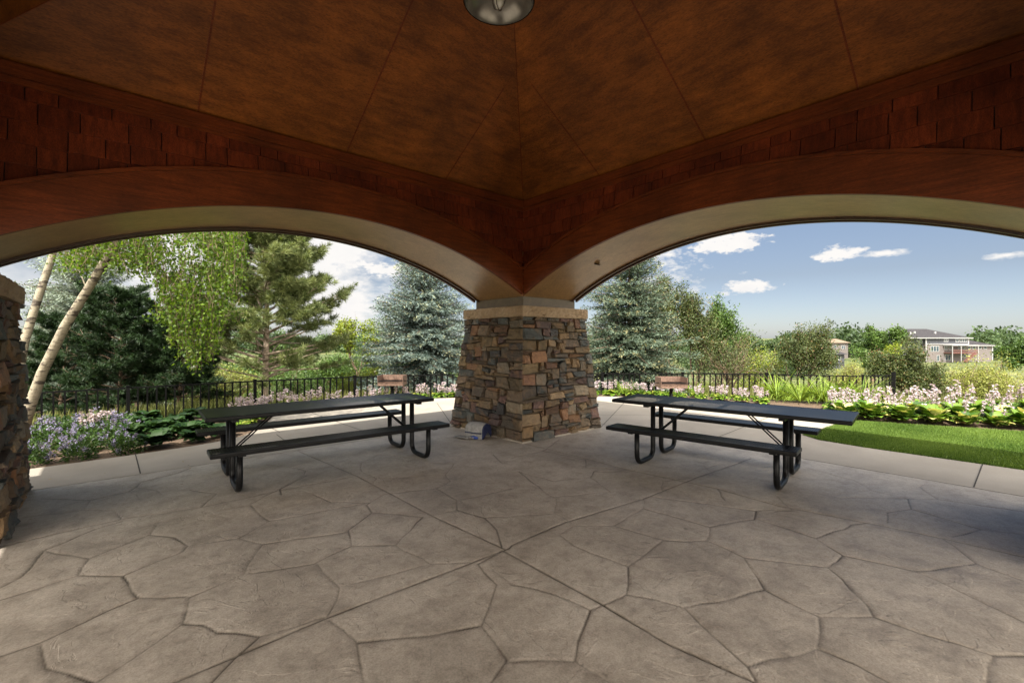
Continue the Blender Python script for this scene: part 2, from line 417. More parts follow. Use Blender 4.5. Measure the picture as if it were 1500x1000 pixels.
M['l_far'] = leafy('distant_leaves', (0.024, 0.048, 0.018), (0.072, 0.112, 0.040), .2)
M['l_hosta'] = leafy('hosta_leaves', (.035, .09, .010), (.18, .29, .03), .25, .45, (.42, .44, .08))
M['l_hosta2'] = leafy('variegated_hosta_leaves', (.03, .085, .010), (.16, .26, .03), .25, .45, (.62, .58, .22))
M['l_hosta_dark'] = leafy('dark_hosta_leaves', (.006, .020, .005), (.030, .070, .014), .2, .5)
M['l_lily'] = leafy('daylily_leaves', (.045, .11, .012), (.26, .35, .05), .35)
M['flower'] = leafy('pale_pink_bells', (.30, .235, .29), (.58, .49, .54), .3)
M['purple'] = leafy('violet_petals', (.11, .095, .20), (.28, .255, .39), .3)
M['stalk'] = simple('flower_stalk', (.12, .17, .04), .7)
M['grass'] = leafy('grass_blades', (.04, .090, .012), (.155, .235, .045), .35)
M['rough'] = leafy('tall_grass_blades', (0.049, 0.063, 0.014), (0.182, 0.189, 0.063), .3)

# ------------------------------------------------------------------ ground sheet
def build_ground():
    ang = np.linspace(0, 2 * pi, 181)[:-1]
    rad = np.concatenate([[0.01], np.linspace(2, 30, 57), np.geomspace(31, 2500, 60)])
    R_, A_ = np.meshgrid(rad, ang, indexing='ij')
    x = PC[0] + R_ * np.cos(A_); y = PC[1] + R_ * np.sin(A_); z = terrain(x, y)
    g = Geo(); n = len(ang)
    i, j = np.meshgrid(np.arange(len(rad) - 1), np.arange(n), indexing='ij')
    f = np.stack([i * n + j, (i + 1) * n + j, (i + 1) * n + (j + 1) % n, i * n + (j + 1) % n], -1).reshape(-1, 4)
    g.add(np.stack([x, y, z], -1).reshape(-1, 3), f)
    tag(g.build('ground', M['ground'], smooth=True), kind='structure')
build_ground()

# ------------------------------------------------------------------ stamped patio with its real joints and stones
GA = """850,30 1050,115 1265,228 1480,327|1500,315 1490,325 950,530 500,720
120,180 265,184 380,158 412,132 520,105 560,88|412,132 400,148 460,155 475,168|265,184 245,212 70,235|245,212 335,214 355,238|590,205 635,165 560,155
0,320 180,278 355,240 590,205 820,155 1050,112|130,330 280,268 360,245|130,330 250,352 262,355 230,403 0,475|262,355 440,285 465,250 735,198
440,285 510,292 550,318 535,335 360,405 230,403|360,405 405,470 120,600 0,640|405,470 545,465|550,318 700,295 790,245 735,198
790,245 1085,190|1085,190 1075,198 1090,220 1020,272 1030,318 920,370 735,397|700,295 770,312 715,400 555,468 535,545 280,718|770,312 1020,275
1090,220 1240,232 1160,315 1030,318|1160,315 1260,370 995,438 930,370|1260,370 1380,365|995,438 958,525|120,610 135,675 275,718
535,545 760,582 615,720|760,582 950,525|965,535 1045,600 1065,720|1045,600 1260,580 1410,550 1455,430 1400,370 1470,330|1410,550 1485,650 1440,715
780,80 870,90 895,98 890,112 735,195|898,112 820,152 825,168|920,168 970,190 1085,190|1060,75 1060,100 1105,120 1090,140|1060,75 1110,50 1200,60
1270,75 1330,78 1305,110 1320,128 1280,150 1340,185 1340,212 1265,228|1340,185 1500,150|1340,212 1420,235 1455,270 1470,320|1420,235 1500,232|1105,120 1305,110
1130,165 1280,150|1445,50 1470,75 1500,80|1130,165 1085,190|0,440 60,410 130,330"""
GB = """0,315 150,250 385,180 540,118 700,62|-30,330 0,345 250,480 450,600 720,720|0,10 210,60 340,95 600,150 780,200 1040,250 1260,295 1500,350
90,155 130,180 125,222 175,250|125,222 0,230|90,155 20,100|20,100 120,128 230,118 290,160 110,175|340,100 240,100 230,118|215,65 215,88 340,95|440,125 440,155
385,175 385,208 300,258 180,258 140,285 180,315 340,378 445,300 300,258|385,208 580,262 710,240 715,215 400,172|580,262 570,302 445,300
570,302 680,352 925,380 970,345 890,295 720,240|710,215 820,215|890,295 995,255 1040,250|340,378 335,460 230,505 110,455 0,430
230,505 185,655 0,655|185,655 290,720|680,352 740,445 505,498 335,460|505,498 600,590 690,670 895,618 900,525 740,445|900,525 1060,525 1040,490 925,380
970,345 1180,392 1360,370 1260,295|1180,392 1310,450 1500,540|1060,525 1200,575 1410,638 1500,638|1410,638 1395,720|895,618 1000,660 1110,720|690,670 720,720
1290,290 1375,270 1170,210 1100,220 1100,250|1170,210 1160,180 940,175|1375,270 1500,285|820,155 945,170 1050,155 1000,125 860,90|1050,155 1160,180 1250,182 1195,145 1215,132
1250,182 1500,218|600,150 625,185|530,105 600,80|780,175 820,212|440,130 540,118|0,60 90,40 215,65|90,40 140,5|540,118 590,108 560,80|-60,385 0,430|1360,370 1500,420"""
def build_patio():
    x0, x1, y0, y1, dx = -2.72, 6.87, -1.98, 6.87, .0102
    nx = int((x1 - x0) / dx) + 1; ny = int((y1 - y0) / dx) + 1
    xs = np.linspace(x0, x1, nx); ys = np.linspace(y0, y1, ny)
    X, Y = np.meshgrid(xs, ys, indexing='ij')
    D = np.full(X.shape, 9.0); Wt = np.ones(X.shape)
    rg = np.random.default_rng(4)
    def seg(p, q, w):
        m_ = .07
        i0 = np.searchsorted(xs, min(p[0], q[0]) - m_); i1 = np.searchsorted(xs, max(p[0], q[0]) + m_)
        j0 = np.searchsorted(ys, min(p[1], q[1]) - m_); j1 = np.searchsorted(ys, max(p[1], q[1]) + m_)
        if i1 <= i0 or j1 <= j0: return
        a = X[i0:i1, j0:j1]; b_ = Y[i0:i1, j0:j1]
        d = (q[0] - p[0], q[1] - p[1]); L2 = max(d[0] ** 2 + d[1] ** 2, 1e-9)
        t = np.clip(((a - p[0]) * d[0] + (b_ - p[1]) * d[1]) / L2, 0, 1)
        dd = np.hypot(a - p[0] - t * d[0], b_ - p[1] - t * d[1])
        k = dd < D[i0:i1, j0:j1]
        D[i0:i1, j0:j1][k] = dd[k]; Wt[i0:i1, j0:j1][k] = w
    first = 0
    for txt, ox in ((GA, 0), (GB, 750)):
        for pl in txt.replace('\n', '|').split('|'):
            px = [tuple(map(float, s.split(','))) for s in pl.split()]
            w = [gnd(ox + a / 2, 640 + b_ / 2) for a, b_ in px]
            wt = rg.uniform(.55, 1.0)
            joint = first in (0, 1) or (ox and pl.startswith(('0,315', '-30,330', '0,10 ')))
            if joint: wt = 1.05
            first += 1
            for p, q in zip(w, w[1:]):
                L = math.hypot(q[0] - p[0], q[1] - p[1]); n = max(1, int(L / .12)); pts = [p]
                for k in range(1, n):
                    t = k / n; a = .0 if joint else .008
                    pts.append((p[0] + (q[0] - p[0]) * t + rg.normal(0, a), p[1] + (q[1] - p[1]) * t + rg.normal(0, a)))
                pts.append(q)
                for a, b_ in zip(pts, pts[1:]): seg(a, b_, wt * (1 if joint else rg.uniform(.75, 1.1)))
    # outside the traced part (beside and behind the viewer) the same kind of stones
    d_ = X * .6626 + Y * .749; r_ = X * .749 - Y * .6626
    seen = (d_ > 1.95) & (np.abs(r_) < 1.13 * d_)
    sx, sy = np.meshgrid(np.arange(x0 - 1, x1 + 1, .78), np.arange(y0 - 1, y1 + 1, .62), indexing='ij')
    sx = sx + rg.uniform(-.27, .27, sx.shape); sy = sy + rg.uniform(-.22, .22, sy.shape)
    sx, sy = sx.ravel(), sy.ravel()
    F1 = np.full(X.shape, 9.0); F2 = np.full(X.shape, 9.0)
    for a, b_ in zip(sx, sy):
        i0, i1 = np.searchsorted(xs, (a - 1.3, a + 1.3)); j0, j1 = np.searchsorted(ys, (b_ - 1.3, b_ + 1.3))
        if i1 <= i0 or j1 <= j0: continue
        d = np.hypot(X[i0:i1, j0:j1] - a, Y[i0:i1, j0:j1] - b_)
        f1 = F1[i0:i1, j0:j1]; f2 = F2[i0:i1, j0:j1]
        nf2 = np.where(d < f1, f1, np.minimum(f2, d)); F1[i0:i1, j0:j1] = np.minimum(f1, d); F2[i0:i1, j0:j1] = nf2
    D = np.where(seen, D, (F2 - F1) * .6)
    nz = .5 + .5 * np.sin(X * 7 + np.sin(Y * 5) * 2) * np.cos(Y * 6.3 - np.sin(X * 4.1) * 2)
    Wt = Wt * (.55 + .45 * nz)
    g = Wt * np.exp(-(D / .0078) ** 2); halo = np.exp(-(D / .030) ** 2) * Wt
    Z = -.008 * g - .002 * halo + .0012 * np.sin(X * 3.1 + Y * 2.3) * np.cos(X * 1.7 - Y * 3.7)
    me = bpy.data.meshes.new('stamped_patio')
    v = np.stack([X, Y, Z], -1).reshape(-1, 3).astype(np.float32)
    i, j = np.meshgrid(np.arange(nx - 1), np.arange(ny - 1), indexing='ij')
    f = np.stack([i * ny + j, (i + 1) * ny + j, (i + 1) * ny + j + 1, i * ny + j + 1], -1).reshape(-1, 4).astype(np.int32)
    me.vertices.add(len(v)); me.vertices.foreach_set('co', v.ravel())
    me.loops.add(f.size); me.loops.foreach_set('vertex_index', f.ravel())
    me.polygons.add(len(f)); me.polygons.foreach_set('loop_start', np.arange(len(f), dtype=np.int32) * 4)
    me.polygons.foreach_set('loop_total', np.full(len(f), 4, np.int32)); me.polygons.foreach_set('use_smooth', np.ones(len(f), bool))
    me.update(calc_edges=True)
    for nm, val in (('groove', g), ('halo', halo)):
        a = me.attributes.new(nm, 'FLOAT', 'POINT'); a.data.foreach_set('value', val.ravel().astype(np.float32))
    me.materials.append(M['patio'])
    o = bpy.data.objects.new('patio', me); COL.objects.link(o); tag(o, kind='structure')
build_patio()

def poly_slab(name, pts, z0, z1, mat, **kw):
    """a slab whose outline is the polygon pts"""
    import bmesh
    bm = bmesh.new(); vs = [bm.verts.new((x, y, z1)) for x, y in pts]
    f = bm.faces.new(vs); 
    if f.normal.z < 0: f.normal_flip()
    r = bmesh.ops.extrude_face_region(bm, geom=[f])
    for e in r['geom']:
        if isinstance(e, bmesh.types.BMVert): e.co.z = z0
    bmesh.ops.recalc_face_normals(bm, faces=bm.faces)
    me = bpy.data.meshes.new(name); bm.to_mesh(me); bm.free(); me.materials.append(mat)
    o = bpy.data.objects.new(name, me); COL.objects.link(o); return o
def smooth_line(P, n=6):
    out = []
    for i in range(len(P) - 1):
        p0 = P[max(i - 1, 0)]; p1 = P[i]; p2 = P[i + 1]; p3 = P[min(i + 2, len(P) - 1)]
        for k in range(n):
            t = k / n
            out.append(tuple(.5 * (2 * b + (c - a) * t + (2 * a - 5 * b + 4 * c - d) * t * t + (3 * b - a - 3 * c + d) * t ** 3) for a, b, c, d in zip(p0, p1, p2, p3)))
    return out + [P[-1]]
EDGE_L = smooth_line([(-9, 8.02), (-3, 8.02), (0.2, 8.10), (1.5, 8.4), (2.1, 9.2), (2.9, 10.8), (4.0, 11.25), (5.3, 11.1), (6.9, 10.35), (8.6, 9.2), (10.0, 8.1), (11.2, 6.5), (11.8, 4.4), (11.5, 3.1), (10.7, 2.35)])
WALK_R = 8.27
plaza = [(6.885, 6.885), (-9, 6.885)] + EDGE_L + [(9.4, 2.4), (8.6, 2.5), (8.35, 2.2), (WALK_R, 1.6), (WALK_R, -9), (6.885, -9)]
o = poly_slab('walkway', plaza, -.12, -.001, M['walk']); tag(o, kind='structure')
# saw joints and cracks cut in the walk: shallow dark lines 4 mm proud of nothing (thin strips of joint filler)
M['joint'] = simple('joint_filler', (.035, .03, .025), .95)
gj = Geo()
def joint(p, q, w=.012):
    d = Vector((q[0] - p[0], q[1] - p[1], 0)); d.normalize(); s_ = Vector((-d.y, d.x, 0)) * w / 2
    gj.add([(p[0] - s_.x, p[1] - s_.y, .003), (q[0] - s_.x, q[1] - s_.y, .003), (q[0] + s_.x, q[1] + s_.y, .003), (p[0] + s_.x, p[1] + s_.y, .003)], [(0, 1, 2, 3)])
for p, q in [(gnd(640, 590), gnd(664, 625)), (gnd(430, 655), gnd(405, 636)), (gnd(410, 633), gnd(378, 617)), (gnd(880, 626), gnd(914, 590)), ((3.3, 6.9), (3.3, 11.0)), ((6.9, 3.3), (11.5, 3.6)),
             ((6.9, 6.9), (9.0, 8.85)), ((6.9, .4), (8.25, .4)), ((.3, 6.9), (.3, 8.1)), ((6.9, -2), (8.25, -2)), ((-4, 6.9), (-4, 8.0)), ((5.8, 7.7), (9.3, 4.4))]:
    joint(p, q)
tag(gj.build('joints', M['joint']), kind='structure')
gk = Geo()       # the edge between stamped floor and walk: a pale raised bead of sealant
for a, b in (((-9, 6.872), (6.9, 6.885)), ((6.872, -9), (6.885, 6.872))): gk.box(a[0], b[0], a[1], b[1], -.03, .0035)
tag(gk.build('edge_joint', simple('sealant', (.25, .23, .20), .8)), kind='structure')
# outer ground to the left of the room floor and behind the viewer
o = poly_slab('outer_walkway', [(-9, 6.87), (-2.725, 6.87), (-2.725, -1.985), (6.87, -1.985), (6.87, -9), (-9, -9)], -.12, -.002, M['walk']); tag(o, kind='structure')

# lawn: turf sheet and blades
LAWN = [(WALK_R + .005, 1.6), (8.355, 2.2), (8.6, 2.49), (9.4, 2.39), (10.7, 2.34), (11.0, 1.6), (11.6, .2), (12.2, -1.2), (12.9, -3), (13.5, -9), (WALK_R + .005, -9)]
o = poly_slab('lawn', LAWN, -.10, -.008, M['lawn']); tag(o, kind='structure')
def inpoly(x, y, P):
    c = np.zeros(x.shape, bool); n = len(P); j = n - 1
    for i in range(n):
        xi, yi = P[i]; xj, yj = P[j]
        k = ((yi > y) != (yj > y)) & (x < (xj - xi) * (y - yi) / (yj - yi + 1e-12) + xi); c ^= k; j = i
    return c
def blades(name, x, y, z, h, w, mat, rg, lean=.5, tint=None):
    n = len(x); a = rg.uniform(0, 2 * pi, n)
    d = np.stack([np.cos(a) * lean * rg.uniform(0, 1, n), np.sin(a) * lean * rg.uniform(0, 1, n), np.ones(n)], -1)
    nr = np.stack([np.cos(a + 1), np.sin(a + 1), np.full(n, .2)], -1)
    g = Geo(); g.leaves(np.stack([x, y, z], -1), d, nr, h, w, rg.uniform(0, 1, n) if tint is None else tint)
    return g.build(name, mat, use_tint=True)
rg = np.random.default_rng(7)
x = rg.uniform(8.2, 13, 330000); y = 2.6 - rg.uniform(0, 1, 330000) ** 1.4 * 8; k = inpoly(x, y, LAWN); x, y = x[k], y[k]
tn = np.clip(.5 + .25 * np.sin(x * 2.1 + y) * np.cos(y * 3 - x) + rg.normal(0, .22, len(x)), 0, 1)
tag(blades('grass', x, y, np.full(len(x), -.01), rg.uniform(.03, .06, len(x)), rg.uniform(.006, .010, len(x)), M['grass'], rg, .9, tn), 'short mown green grass of the lawn beside the walk', 'grass', kind='stuff')

# mulch bed between the walk and past the fence
def ring_sheet(name, rin, rout, a0, a1, mat, dz, na=120, nr=14, fn=None):
    a = np.linspace(a0, a1, na); t = np.linspace(0, 1, nr); T, A = np.meshgrid(t, a, indexing='ij')
    R_ = rin + (rout - rin) * T; x = PC[0] + 1.25 * R_ * np.cos(A); y = PC[1] + R_ * np.sin(A)
    g = Geo(); i, j = np.meshgrid(np.arange(nr - 1), np.arange(na - 1), indexing='ij')
    g.add(np.stack([x, y, terrain(x, y) + dz], -1).reshape(-1, 3), np.stack([i * na + j, (i + 1) * na + j, (i + 1) * na + j + 1, i * na + j + 1], -1).reshape(-1, 4))
    return g.build(name, mat, smooth=True)
tag(ring_sheet('mulch_bed', 4.2, 10.6, radians(-38), radians(165), M['mulch'], .025), kind='structure')
gx, gy = np.meshgrid(np.linspace(12.6, 17.5, 40), np.linspace(-3.5, 2.6, 50), indexing='ij')
g = Geo(); i, j = np.meshgrid(np.arange(39), np.arange(49), indexing='ij')
g.add(np.stack([gx, gy, terrain(gx, gy) + .04], -1).reshape(-1, 3), np.stack([i * 50 + j, (i + 1) * 50 + j, (i + 1) * 50 + j + 1, i * 50 + j + 1], -1).reshape(-1, 4))
tag(g.build('gravel_path', M['gravel'], smooth=True), kind='structure')

# ------------------------------------------------------------------ pavilion
HALF = 2.94; OUT = 4.19; ZC = 3.76; ZS = 2.26; ZA = 3.03; CC = 3.57
RR = (HALF ** 2 + (ZA - ZS) ** 2) / (2 * (ZA - ZS))
def zint(a): return ZA - (RR - math.sqrt(max(RR * RR - a * a, 0)))
pav = empty('pavilion', (PC[0], PC[1], 0), 0, 'open timber pavilion with red-brown shingled arches on battered stone piers', 'pavilion')
def extr(g, prof, y0, y1):     # prof: closed (a,z) outline, extruded along local y; quads strip only
    n = len(prof); v = [(a, y0, z) for a, z in prof] + [(a, y1, z) for a, z in prof]
    g.add(v, [(i, (i + 1) % n, n + (i + 1) % n, n + i) for i in range(n)])
def band(g, aa, zl, zh, y0, y1):    # a strip body between two curves zl(a) and zh(a)
    n = len(aa); v = []
    for y in (y0, y1):
        for a, l, h in zip(aa, zl, zh): v += [(a, y, l), (a, y, h)]
    f = []
    for i in range(n - 1):
        p = 2 * i; q = 2 * n + 2 * i
        f += [(p, p + 2, p + 3, p + 1), (q, q + 1, q + 3, q + 2), (p, q, q + 2, p + 2), (p + 1, p + 3, q + 3, q + 1)]
    e = 2 * (n - 1); f += [(0, 1, 2 * n + 1, 2 * n), (e, 2 * n + e, 2 * n + e + 1, e + 1)]
    g.add(v, f)
sides = []
def part(name, g, mat, **k):
    o = g.build(name, mat, pav, **k); sides.append(o); return o
aa = np.linspace(-HALF, HALF, 61)
# the arched box beam (inner wall, soffit, outer wall)
g = Geo(); al = list(np.linspace(-HALF + .001, HALF - .001, 61))
band(g, al, [zint(a) for a in al], [ZC] * 61, HALF + .0, OUT)
part('arch_beam', g, M['beam'])
# arch trim board on the inner face
g = Geo(); aT = np.linspace(-HALF + .052, HALF - .052, 61)
def radial(a, r): # offset outward from the arc by r
    th = a / RR; return ((RR + r) * math.sin(th), ZA - RR + (RR + r) * math.cos(th))
def arcband(g, r0, r1, y0, y1, lim=HALF - .055):
    n = 61; v = []
    th = np.linspace(-math.asin(lim / RR), math.asin(lim / RR), n)
    for y in (y0, y1):
        for t in th:
            for r in (r0, r1):
                a = (RR + r) * math.sin(t); a = max(-lim, min(lim, a)); v.append((a, y, ZA - RR + math.sqrt(max((RR + r) ** 2 - a * a, 0))))
    f = []
    for i in range(n - 1):
        p = 2 * i; q = 2 * n + 2 * i
        f += [(p, p + 1, p + 3, p + 2), (q, q + 2, q + 3, q + 1), (p, p + 2, q + 2, q), (p + 1, q + 1, q + 3, p + 3)]
    e = 2 * (n - 1); f += [(0, 2 * n, 2 * n + 1, 1), (e, e + 1, 2 * n + e + 1, 2 * n + e)]
    g.add(v, f)
arcband(g, -.004, .33, HALF - .05, HALF - .0005); part('arch_trim', g, M['trim'])
g = Geo(); arcband(g, .331, .365, HALF - .072, HALF - .001, HALF - .075); part('trim_bead', g, M['trim'])
g = Geo(); arcband(g, -.034, .30, OUT + .001, OUT + .045, HALF - .002); arcband(g, -.028, -.002, OUT - .10, OUT - .07, HALF - .002); part('outer_lip', g, M['lip'])
# shingles: four or five courses of separate cedar shakes
g = Geo(); rs = random.Random(5)
ztop = 3.66; exp_ = .175
for r in range(7):
    zt = ztop + .02 - r * exp_; zb = zt - exp_ - .012
    a = -HALF + .02 + rs.uniform(-.25, 0)
    while a < HALF - .02:
        w = rs.choice([.16, .2, .24, .28, .34]) * rs.uniform(.9, 1.15); a0 = max(a, -HALF + .02); a1 = min(a + w, HALF - .02); a += w + .008
        if a1 - a0 < .03: continue
        dz = rs.uniform(-.006, .006); lo0 = zint(a0) + .12; lo1 = zint(a1) + .12
        z0 = max(zb + dz, lo0); z1 = max(zb + dz, lo1)
        if z0 > zt - .01 and z1 > zt - .01: continue
        z0 = min(z0, zt - .012); z1 = min(z1, zt - .012)
        t0 = .030 + rs.uniform(0, .010); t1 = .006
        y = HALF - .0052
        v = [(a0, y - t0, z0), (a1, y - t0, z1), (a1, y - t1, zt), (a0, y - t1, zt), (a0, y, z0), (a1, y, z1), (a1, y, zt), (a0, y, zt)]
        g.add(v, [(0, 1, 2, 3), (4, 5, 1, 0), (4, 0, 3, 7), (1, 5, 6, 2), (3, 2, 6, 7)], tint=rs.random())
part('wall_shingles', g, M['shingle'], use_tint=True)
g = Geo(); g.box(-HALF + .01, HALF - .01, HALF - .0045, HALF - .0008, 3.2, 3.7); n_ = 0
g = Geo(); band(g, list(np.linspace(-HALF + .02, HALF - .02, 41)), [zint(a) + .1 for a in np.linspace(-HALF + .02, HALF - .02, 41)], [3.7] * 41, HALF - .005, HALF - .0006); part('shingle_backing', g, M['deck'])
g = Geo(); g.box(-HALF + .036, HALF - .036, HALF - .035, HALF - .002, 3.60, 3.655); g.box(-HALF + .066, HALF - .066, HALF - .065, HALF - .002, 3.656, 3.76)
part('crown_moulding', g, M['trim'])
# ceiling panels (plywood sheets running up the slope, with open seams)
SL = .60
def cz(y): return ZC + SL * (HALF - y)
seams = [-HALF, -1.40, 0.06, 1.44, HALF]
g = Geo()
for i in range(4):
    l = seams[i] + .002; r = seams[i + 1] - .002
    # panel limited by the hips |a| <= y
    pts = [(l, HALF), (r, HALF)]
    if l < 0 < r: pts += [(r, max(abs(r), .02)), (0, 0.0), (l, max(abs(l), .02))]
    else: pts += [(r, abs(r)), (l, abs(l))]
    pts = [(a, min(y, HALF)) for a, y in pts]
    cl = []
    for p in pts:
        if not cl or math.hypot(p[0] - cl[-1][0], p[1] - cl[-1][1]) > .01: cl.append(p)
    while math.hypot(cl[0][0] - cl[-1][0], cl[0][1] - cl[-1][1]) < .01: cl.pop()
    for k in range(1, len(cl) - 1):
        p, q, s_ = cl[0], cl[k], cl[k + 1]
        g.add([(p[0], p[1], cz(p[1])), (q[0], q[1], cz(q[1])), (s_[0], s_[1], cz(s_[1]))], [(0, 1, 2)])
ceil0 = part('ceiling_panels', g, M['ceil'])
g = Geo()
for a in (-1.40, .06, 1.44):
    y1 = abs(a) + .01
    g.obox((a, HALF - .01, cz(HALF) + .012), (a, y1, cz(y1) + .012), .016, .019)
g.obox((HALF, HALF, ZC + .012), (.02, .02, cz(.02) + .012), .022, .026)
part('ceiling_seams', g, M['trim'])
g = Geo(); g.add([(-HALF - .3, HALF + .3, ZC + .06 - .18), (HALF + .3, HALF + .3, ZC + .06 - .18), (0, 0, cz(0) + .06)], [(0, 1, 2)]); part('roof_deck', g, M['deck'])
# eave soffit and fascia
EO = 4.9; ZE = 3.36
g = Geo()
g.add([(-OUT, OUT + .05, ZE), (OUT, OUT + .05, ZE), (EO, EO, ZE), (-EO, EO, ZE)], [(0, 1, 2, 3)]); part('eave_soffit', g, M['beam'])
g = Geo(); g.box(-EO, EO, EO, EO + .03, ZE - .04, ZE + .17); part('fascia', g, M['lip'])
g = Geo(); g.box(-OUT - .02, OUT, OUT + .0455, OUT + .06, 3.15, ZE + .3); part('frieze', g, M['shingle'])
g = Geo(); sr = (6.0 - ZE - .18) / EO
g.add([(-EO - .05, EO + .05, ZE + .17), (EO + .05, EO + .05, ZE + .17), (0, 0, 6.0)], [(0, 1, 2)]); part('roof', g, M['roof'])
# corner blocks joining the beams above the piers (seen as the plinth under the soffits)
for o in list(sides):
    for k in (1, 2, 3):
        c = o.copy(); COL.objects.link(c); c.rotation_euler = (0, 0, k * pi / 2)

def stone_column(HB=.92, HT=.72, CP=.79):
    rs = random.Random(12); rn = np.random.default_rng(3)
    PAL = [(.30, .19, .09), (.38, .26, .14), (.23, .16, .10), (.16, .12, .085), (.34, .17, .08), (.27, .13, .07), (.12, .135, .125), (.155, .165, .15), (.13, .08, .07), (.18, .10, .08), (.26, .21, .15), (.33, .26, .17), (.085, .08, .078), (.25, .17, .08), (.29, .20, .11), (.21, .15, .09)]
    g = Geo(); NH, NW = 32, 19; Ht = 1.93
    def half(z): return HB - (HB - HT) * z / Ht
    U = np.array([0, .05, .3, .55, .8, .95, 1]); 
    for face in range(4):
        occ = np.zeros((NH, NW), bool); rects = []
        for r in range(NH):
            for c in range(NW):
                if occ[r, c]: continue
                opts = [(3, 2), (4, 2), (2, 1), (3, 1), (2, 2), (3, 3), (2, 3), (4, 1), (5, 2), (4, 3), (4, 2), (5, 1), (3, 2), (3, 1), (4, 1)]
                rs.shuffle(opts)
                for w, h in opts + [(1, 1)]:
                    w = min(w, NW - c); h = min(h, NH - r)
                    if NW - (c + w) == 1: w += 1
                    if not occ[r:r + h, c:c + w].any(): break
                occ[r:r + h, c:c + w] = True; rects.append((c, r, w, h))
        jit = rn.normal(0, .2, (NH + 1, NW + 1, 2)); jit[0, :, 1] = 0; jit[-1, :, 1] = 0; jit[:, 0, 0] = 0; jit[:, -1, 0] = 0
        ca, sa = cos(face * pi / 2), sin(face * pi / 2)
        for c, r, w, h in rects:
            P = [(c, r), (c + w, r), (c + w, r + h), (c, r + h)]
            Q = [(x + jit[y, x, 0], y + jit[y, x, 1]) for x, y in P]
            cx = sum(q[0] for q in Q) / 4; cy = sum(q[1] for q in Q) / 4
            gap = .055
            Q = [(x + np.sign(cx - x) * gap * (0 if x in (0, NW) else 1), y + np.sign(cy - y) * gap) for x, y in Q]
            dep = rs.uniform(.022, .075); col = rs.choice(PAL); vv = rs.uniform(.18, .62); col = tuple(min(1, a * vv) for a in col)
            tx, ty = rs.uniform(-.018, .018), rs.uniform(-.018, .018); n = len(U); V = []
            for j, v_ in enumerate(U):
                for i, u_ in enumerate(U):
                    x = (Q[0][0] * (1 - u_) + Q[1][0] * u_) * (1 - v_) + (Q[3][0] * (1 - u_) + Q[2][0] * u_) * v_
                    y = (Q[0][1] * (1 - u_) + Q[1][1] * u_) * (1 - v_) + (Q[3][1] * (1 - u_) + Q[2][1] * u_) * v_
                    edge = i in (0, n - 1) or j in (0, n - 1)
                    o = -.01 if edge else dep + tx * (u_ - .5) * 2 + ty * (v_ - .5) * 2 + rs.gauss(0, .0055)
                    s_ = x / NW * 2 - 1; z = y / NH * Ht; hh = half(z)
                    if abs(s_) > .999: o = .03
                    px_, py_ = s_ * (hh + min(o, .03)), (hh + o)
                    V.append((px_ * ca - py_ * sa, px_ * sa + py_ * ca, z))
            f = [(j * n + i, j * n + i + 1, (j + 1) * n + i + 1, (j + 1) * n + i) for j in range(n - 1) for i in range(n - 1)]
            g.add(V, f, col=col)
    o = g.build('stone_pier', M['stone'], pav, use_col=True)
    g = Geo(); a, b = HB - .005, HT - .005
    v = [(-a, -a, 0), (a, -a, 0), (a, a, 0), (-a, a, 0), (-b, -b, Ht), (b, -b, Ht), (b, b, Ht), (-b, b, Ht)]
    g.add(v, [(0, 1, 5, 4), (1, 2, 6, 5), (2, 3, 7, 6), (3, 0, 4, 7), (4, 5, 6, 7)]); mo = g.build('mortar', M['mortar'], o)
    # capstone: rock-faced edges
    g = Geo(); n = 26; c_ = CP; zz = [1.93, 1.955, 1.99, 2.03, 2.07, 2.10]
    rn2 = np.random.default_rng(8); V = []
    for z in zz:
        for sd in range(4):
            ca, sa = cos(sd * pi / 2), sin(sd * pi / 2)
            for i in range(n):
                t = i / n * 2 - 1; o_ = (rn2.normal(0, .008) if 0 < i else 0) + (.004 if 1.94 < z < 2.09 else -.006)
                x, y = t * c_, -(c_ + o_); V.append((x * ca - y * sa, x * sa + y * ca, z))
    m_ = 4 * n; f = [(k * m_ + i, k * m_ + (i + 1) % m_, (k + 1) * m_ + (i + 1) % m_, (k + 1) * m_ + i) for k in range(len(zz) - 1) for i in range(m_)]
    V.append((0, 0, 1.93)); V.append((0, 0, 2.105)); g.add(V, f)
    e = len(V); g.f3.append(np.array([(e - 2, (i + 1) % m_, i) for i in range(m_)] + [(e - 1, (len(zz) - 1) * m_ + i, (len(zz) - 1) * m_ + (i + 1) % m_) for i in range(m_)]))
    cp = g.build('capstone', M['cap'], o)
    g = Geo(); g.box(-.625, .625, -.625, .625, 2.095, ZS - .001); pl = g.build('plinth', M['plinth'], o)
    g = Geo(); g.box(-.619, .619, -.619, .619, ZS, 3.7); bl = g.build('corner_block', M['lip'], o)
    g = Geo(); g.box(-HB - .03, HB + .03, -HB - .03, HB + .03, -.01, .022); pd = g.build('footing_pad', M['pad'], o)
    return o, [mo, cp, pl, bl, pd]
col0, subs = stone_column(); col0.location = (CC, CC, 0)
colL, _ = stone_column(.87, .79, .87); colL.location = (-CC, CC, 0); colL.rotation_euler = (0, 0, pi / 2)
for k, (sx_, sy_) in enumerate(((-1, 1), (-1, -1), (1, -1))):
    if k == 0: continue
    c = col0.copy(); COL.objects.link(c); c.location = (CC * sx_ + (.03 if k == 0 else 0), CC * sy_, 0); c.rotation_euler = (0, 0, (k + 1) * pi / 2)
    for s_ in subs:
        d = s_.copy(); COL.objects.link(d); d.parent = c
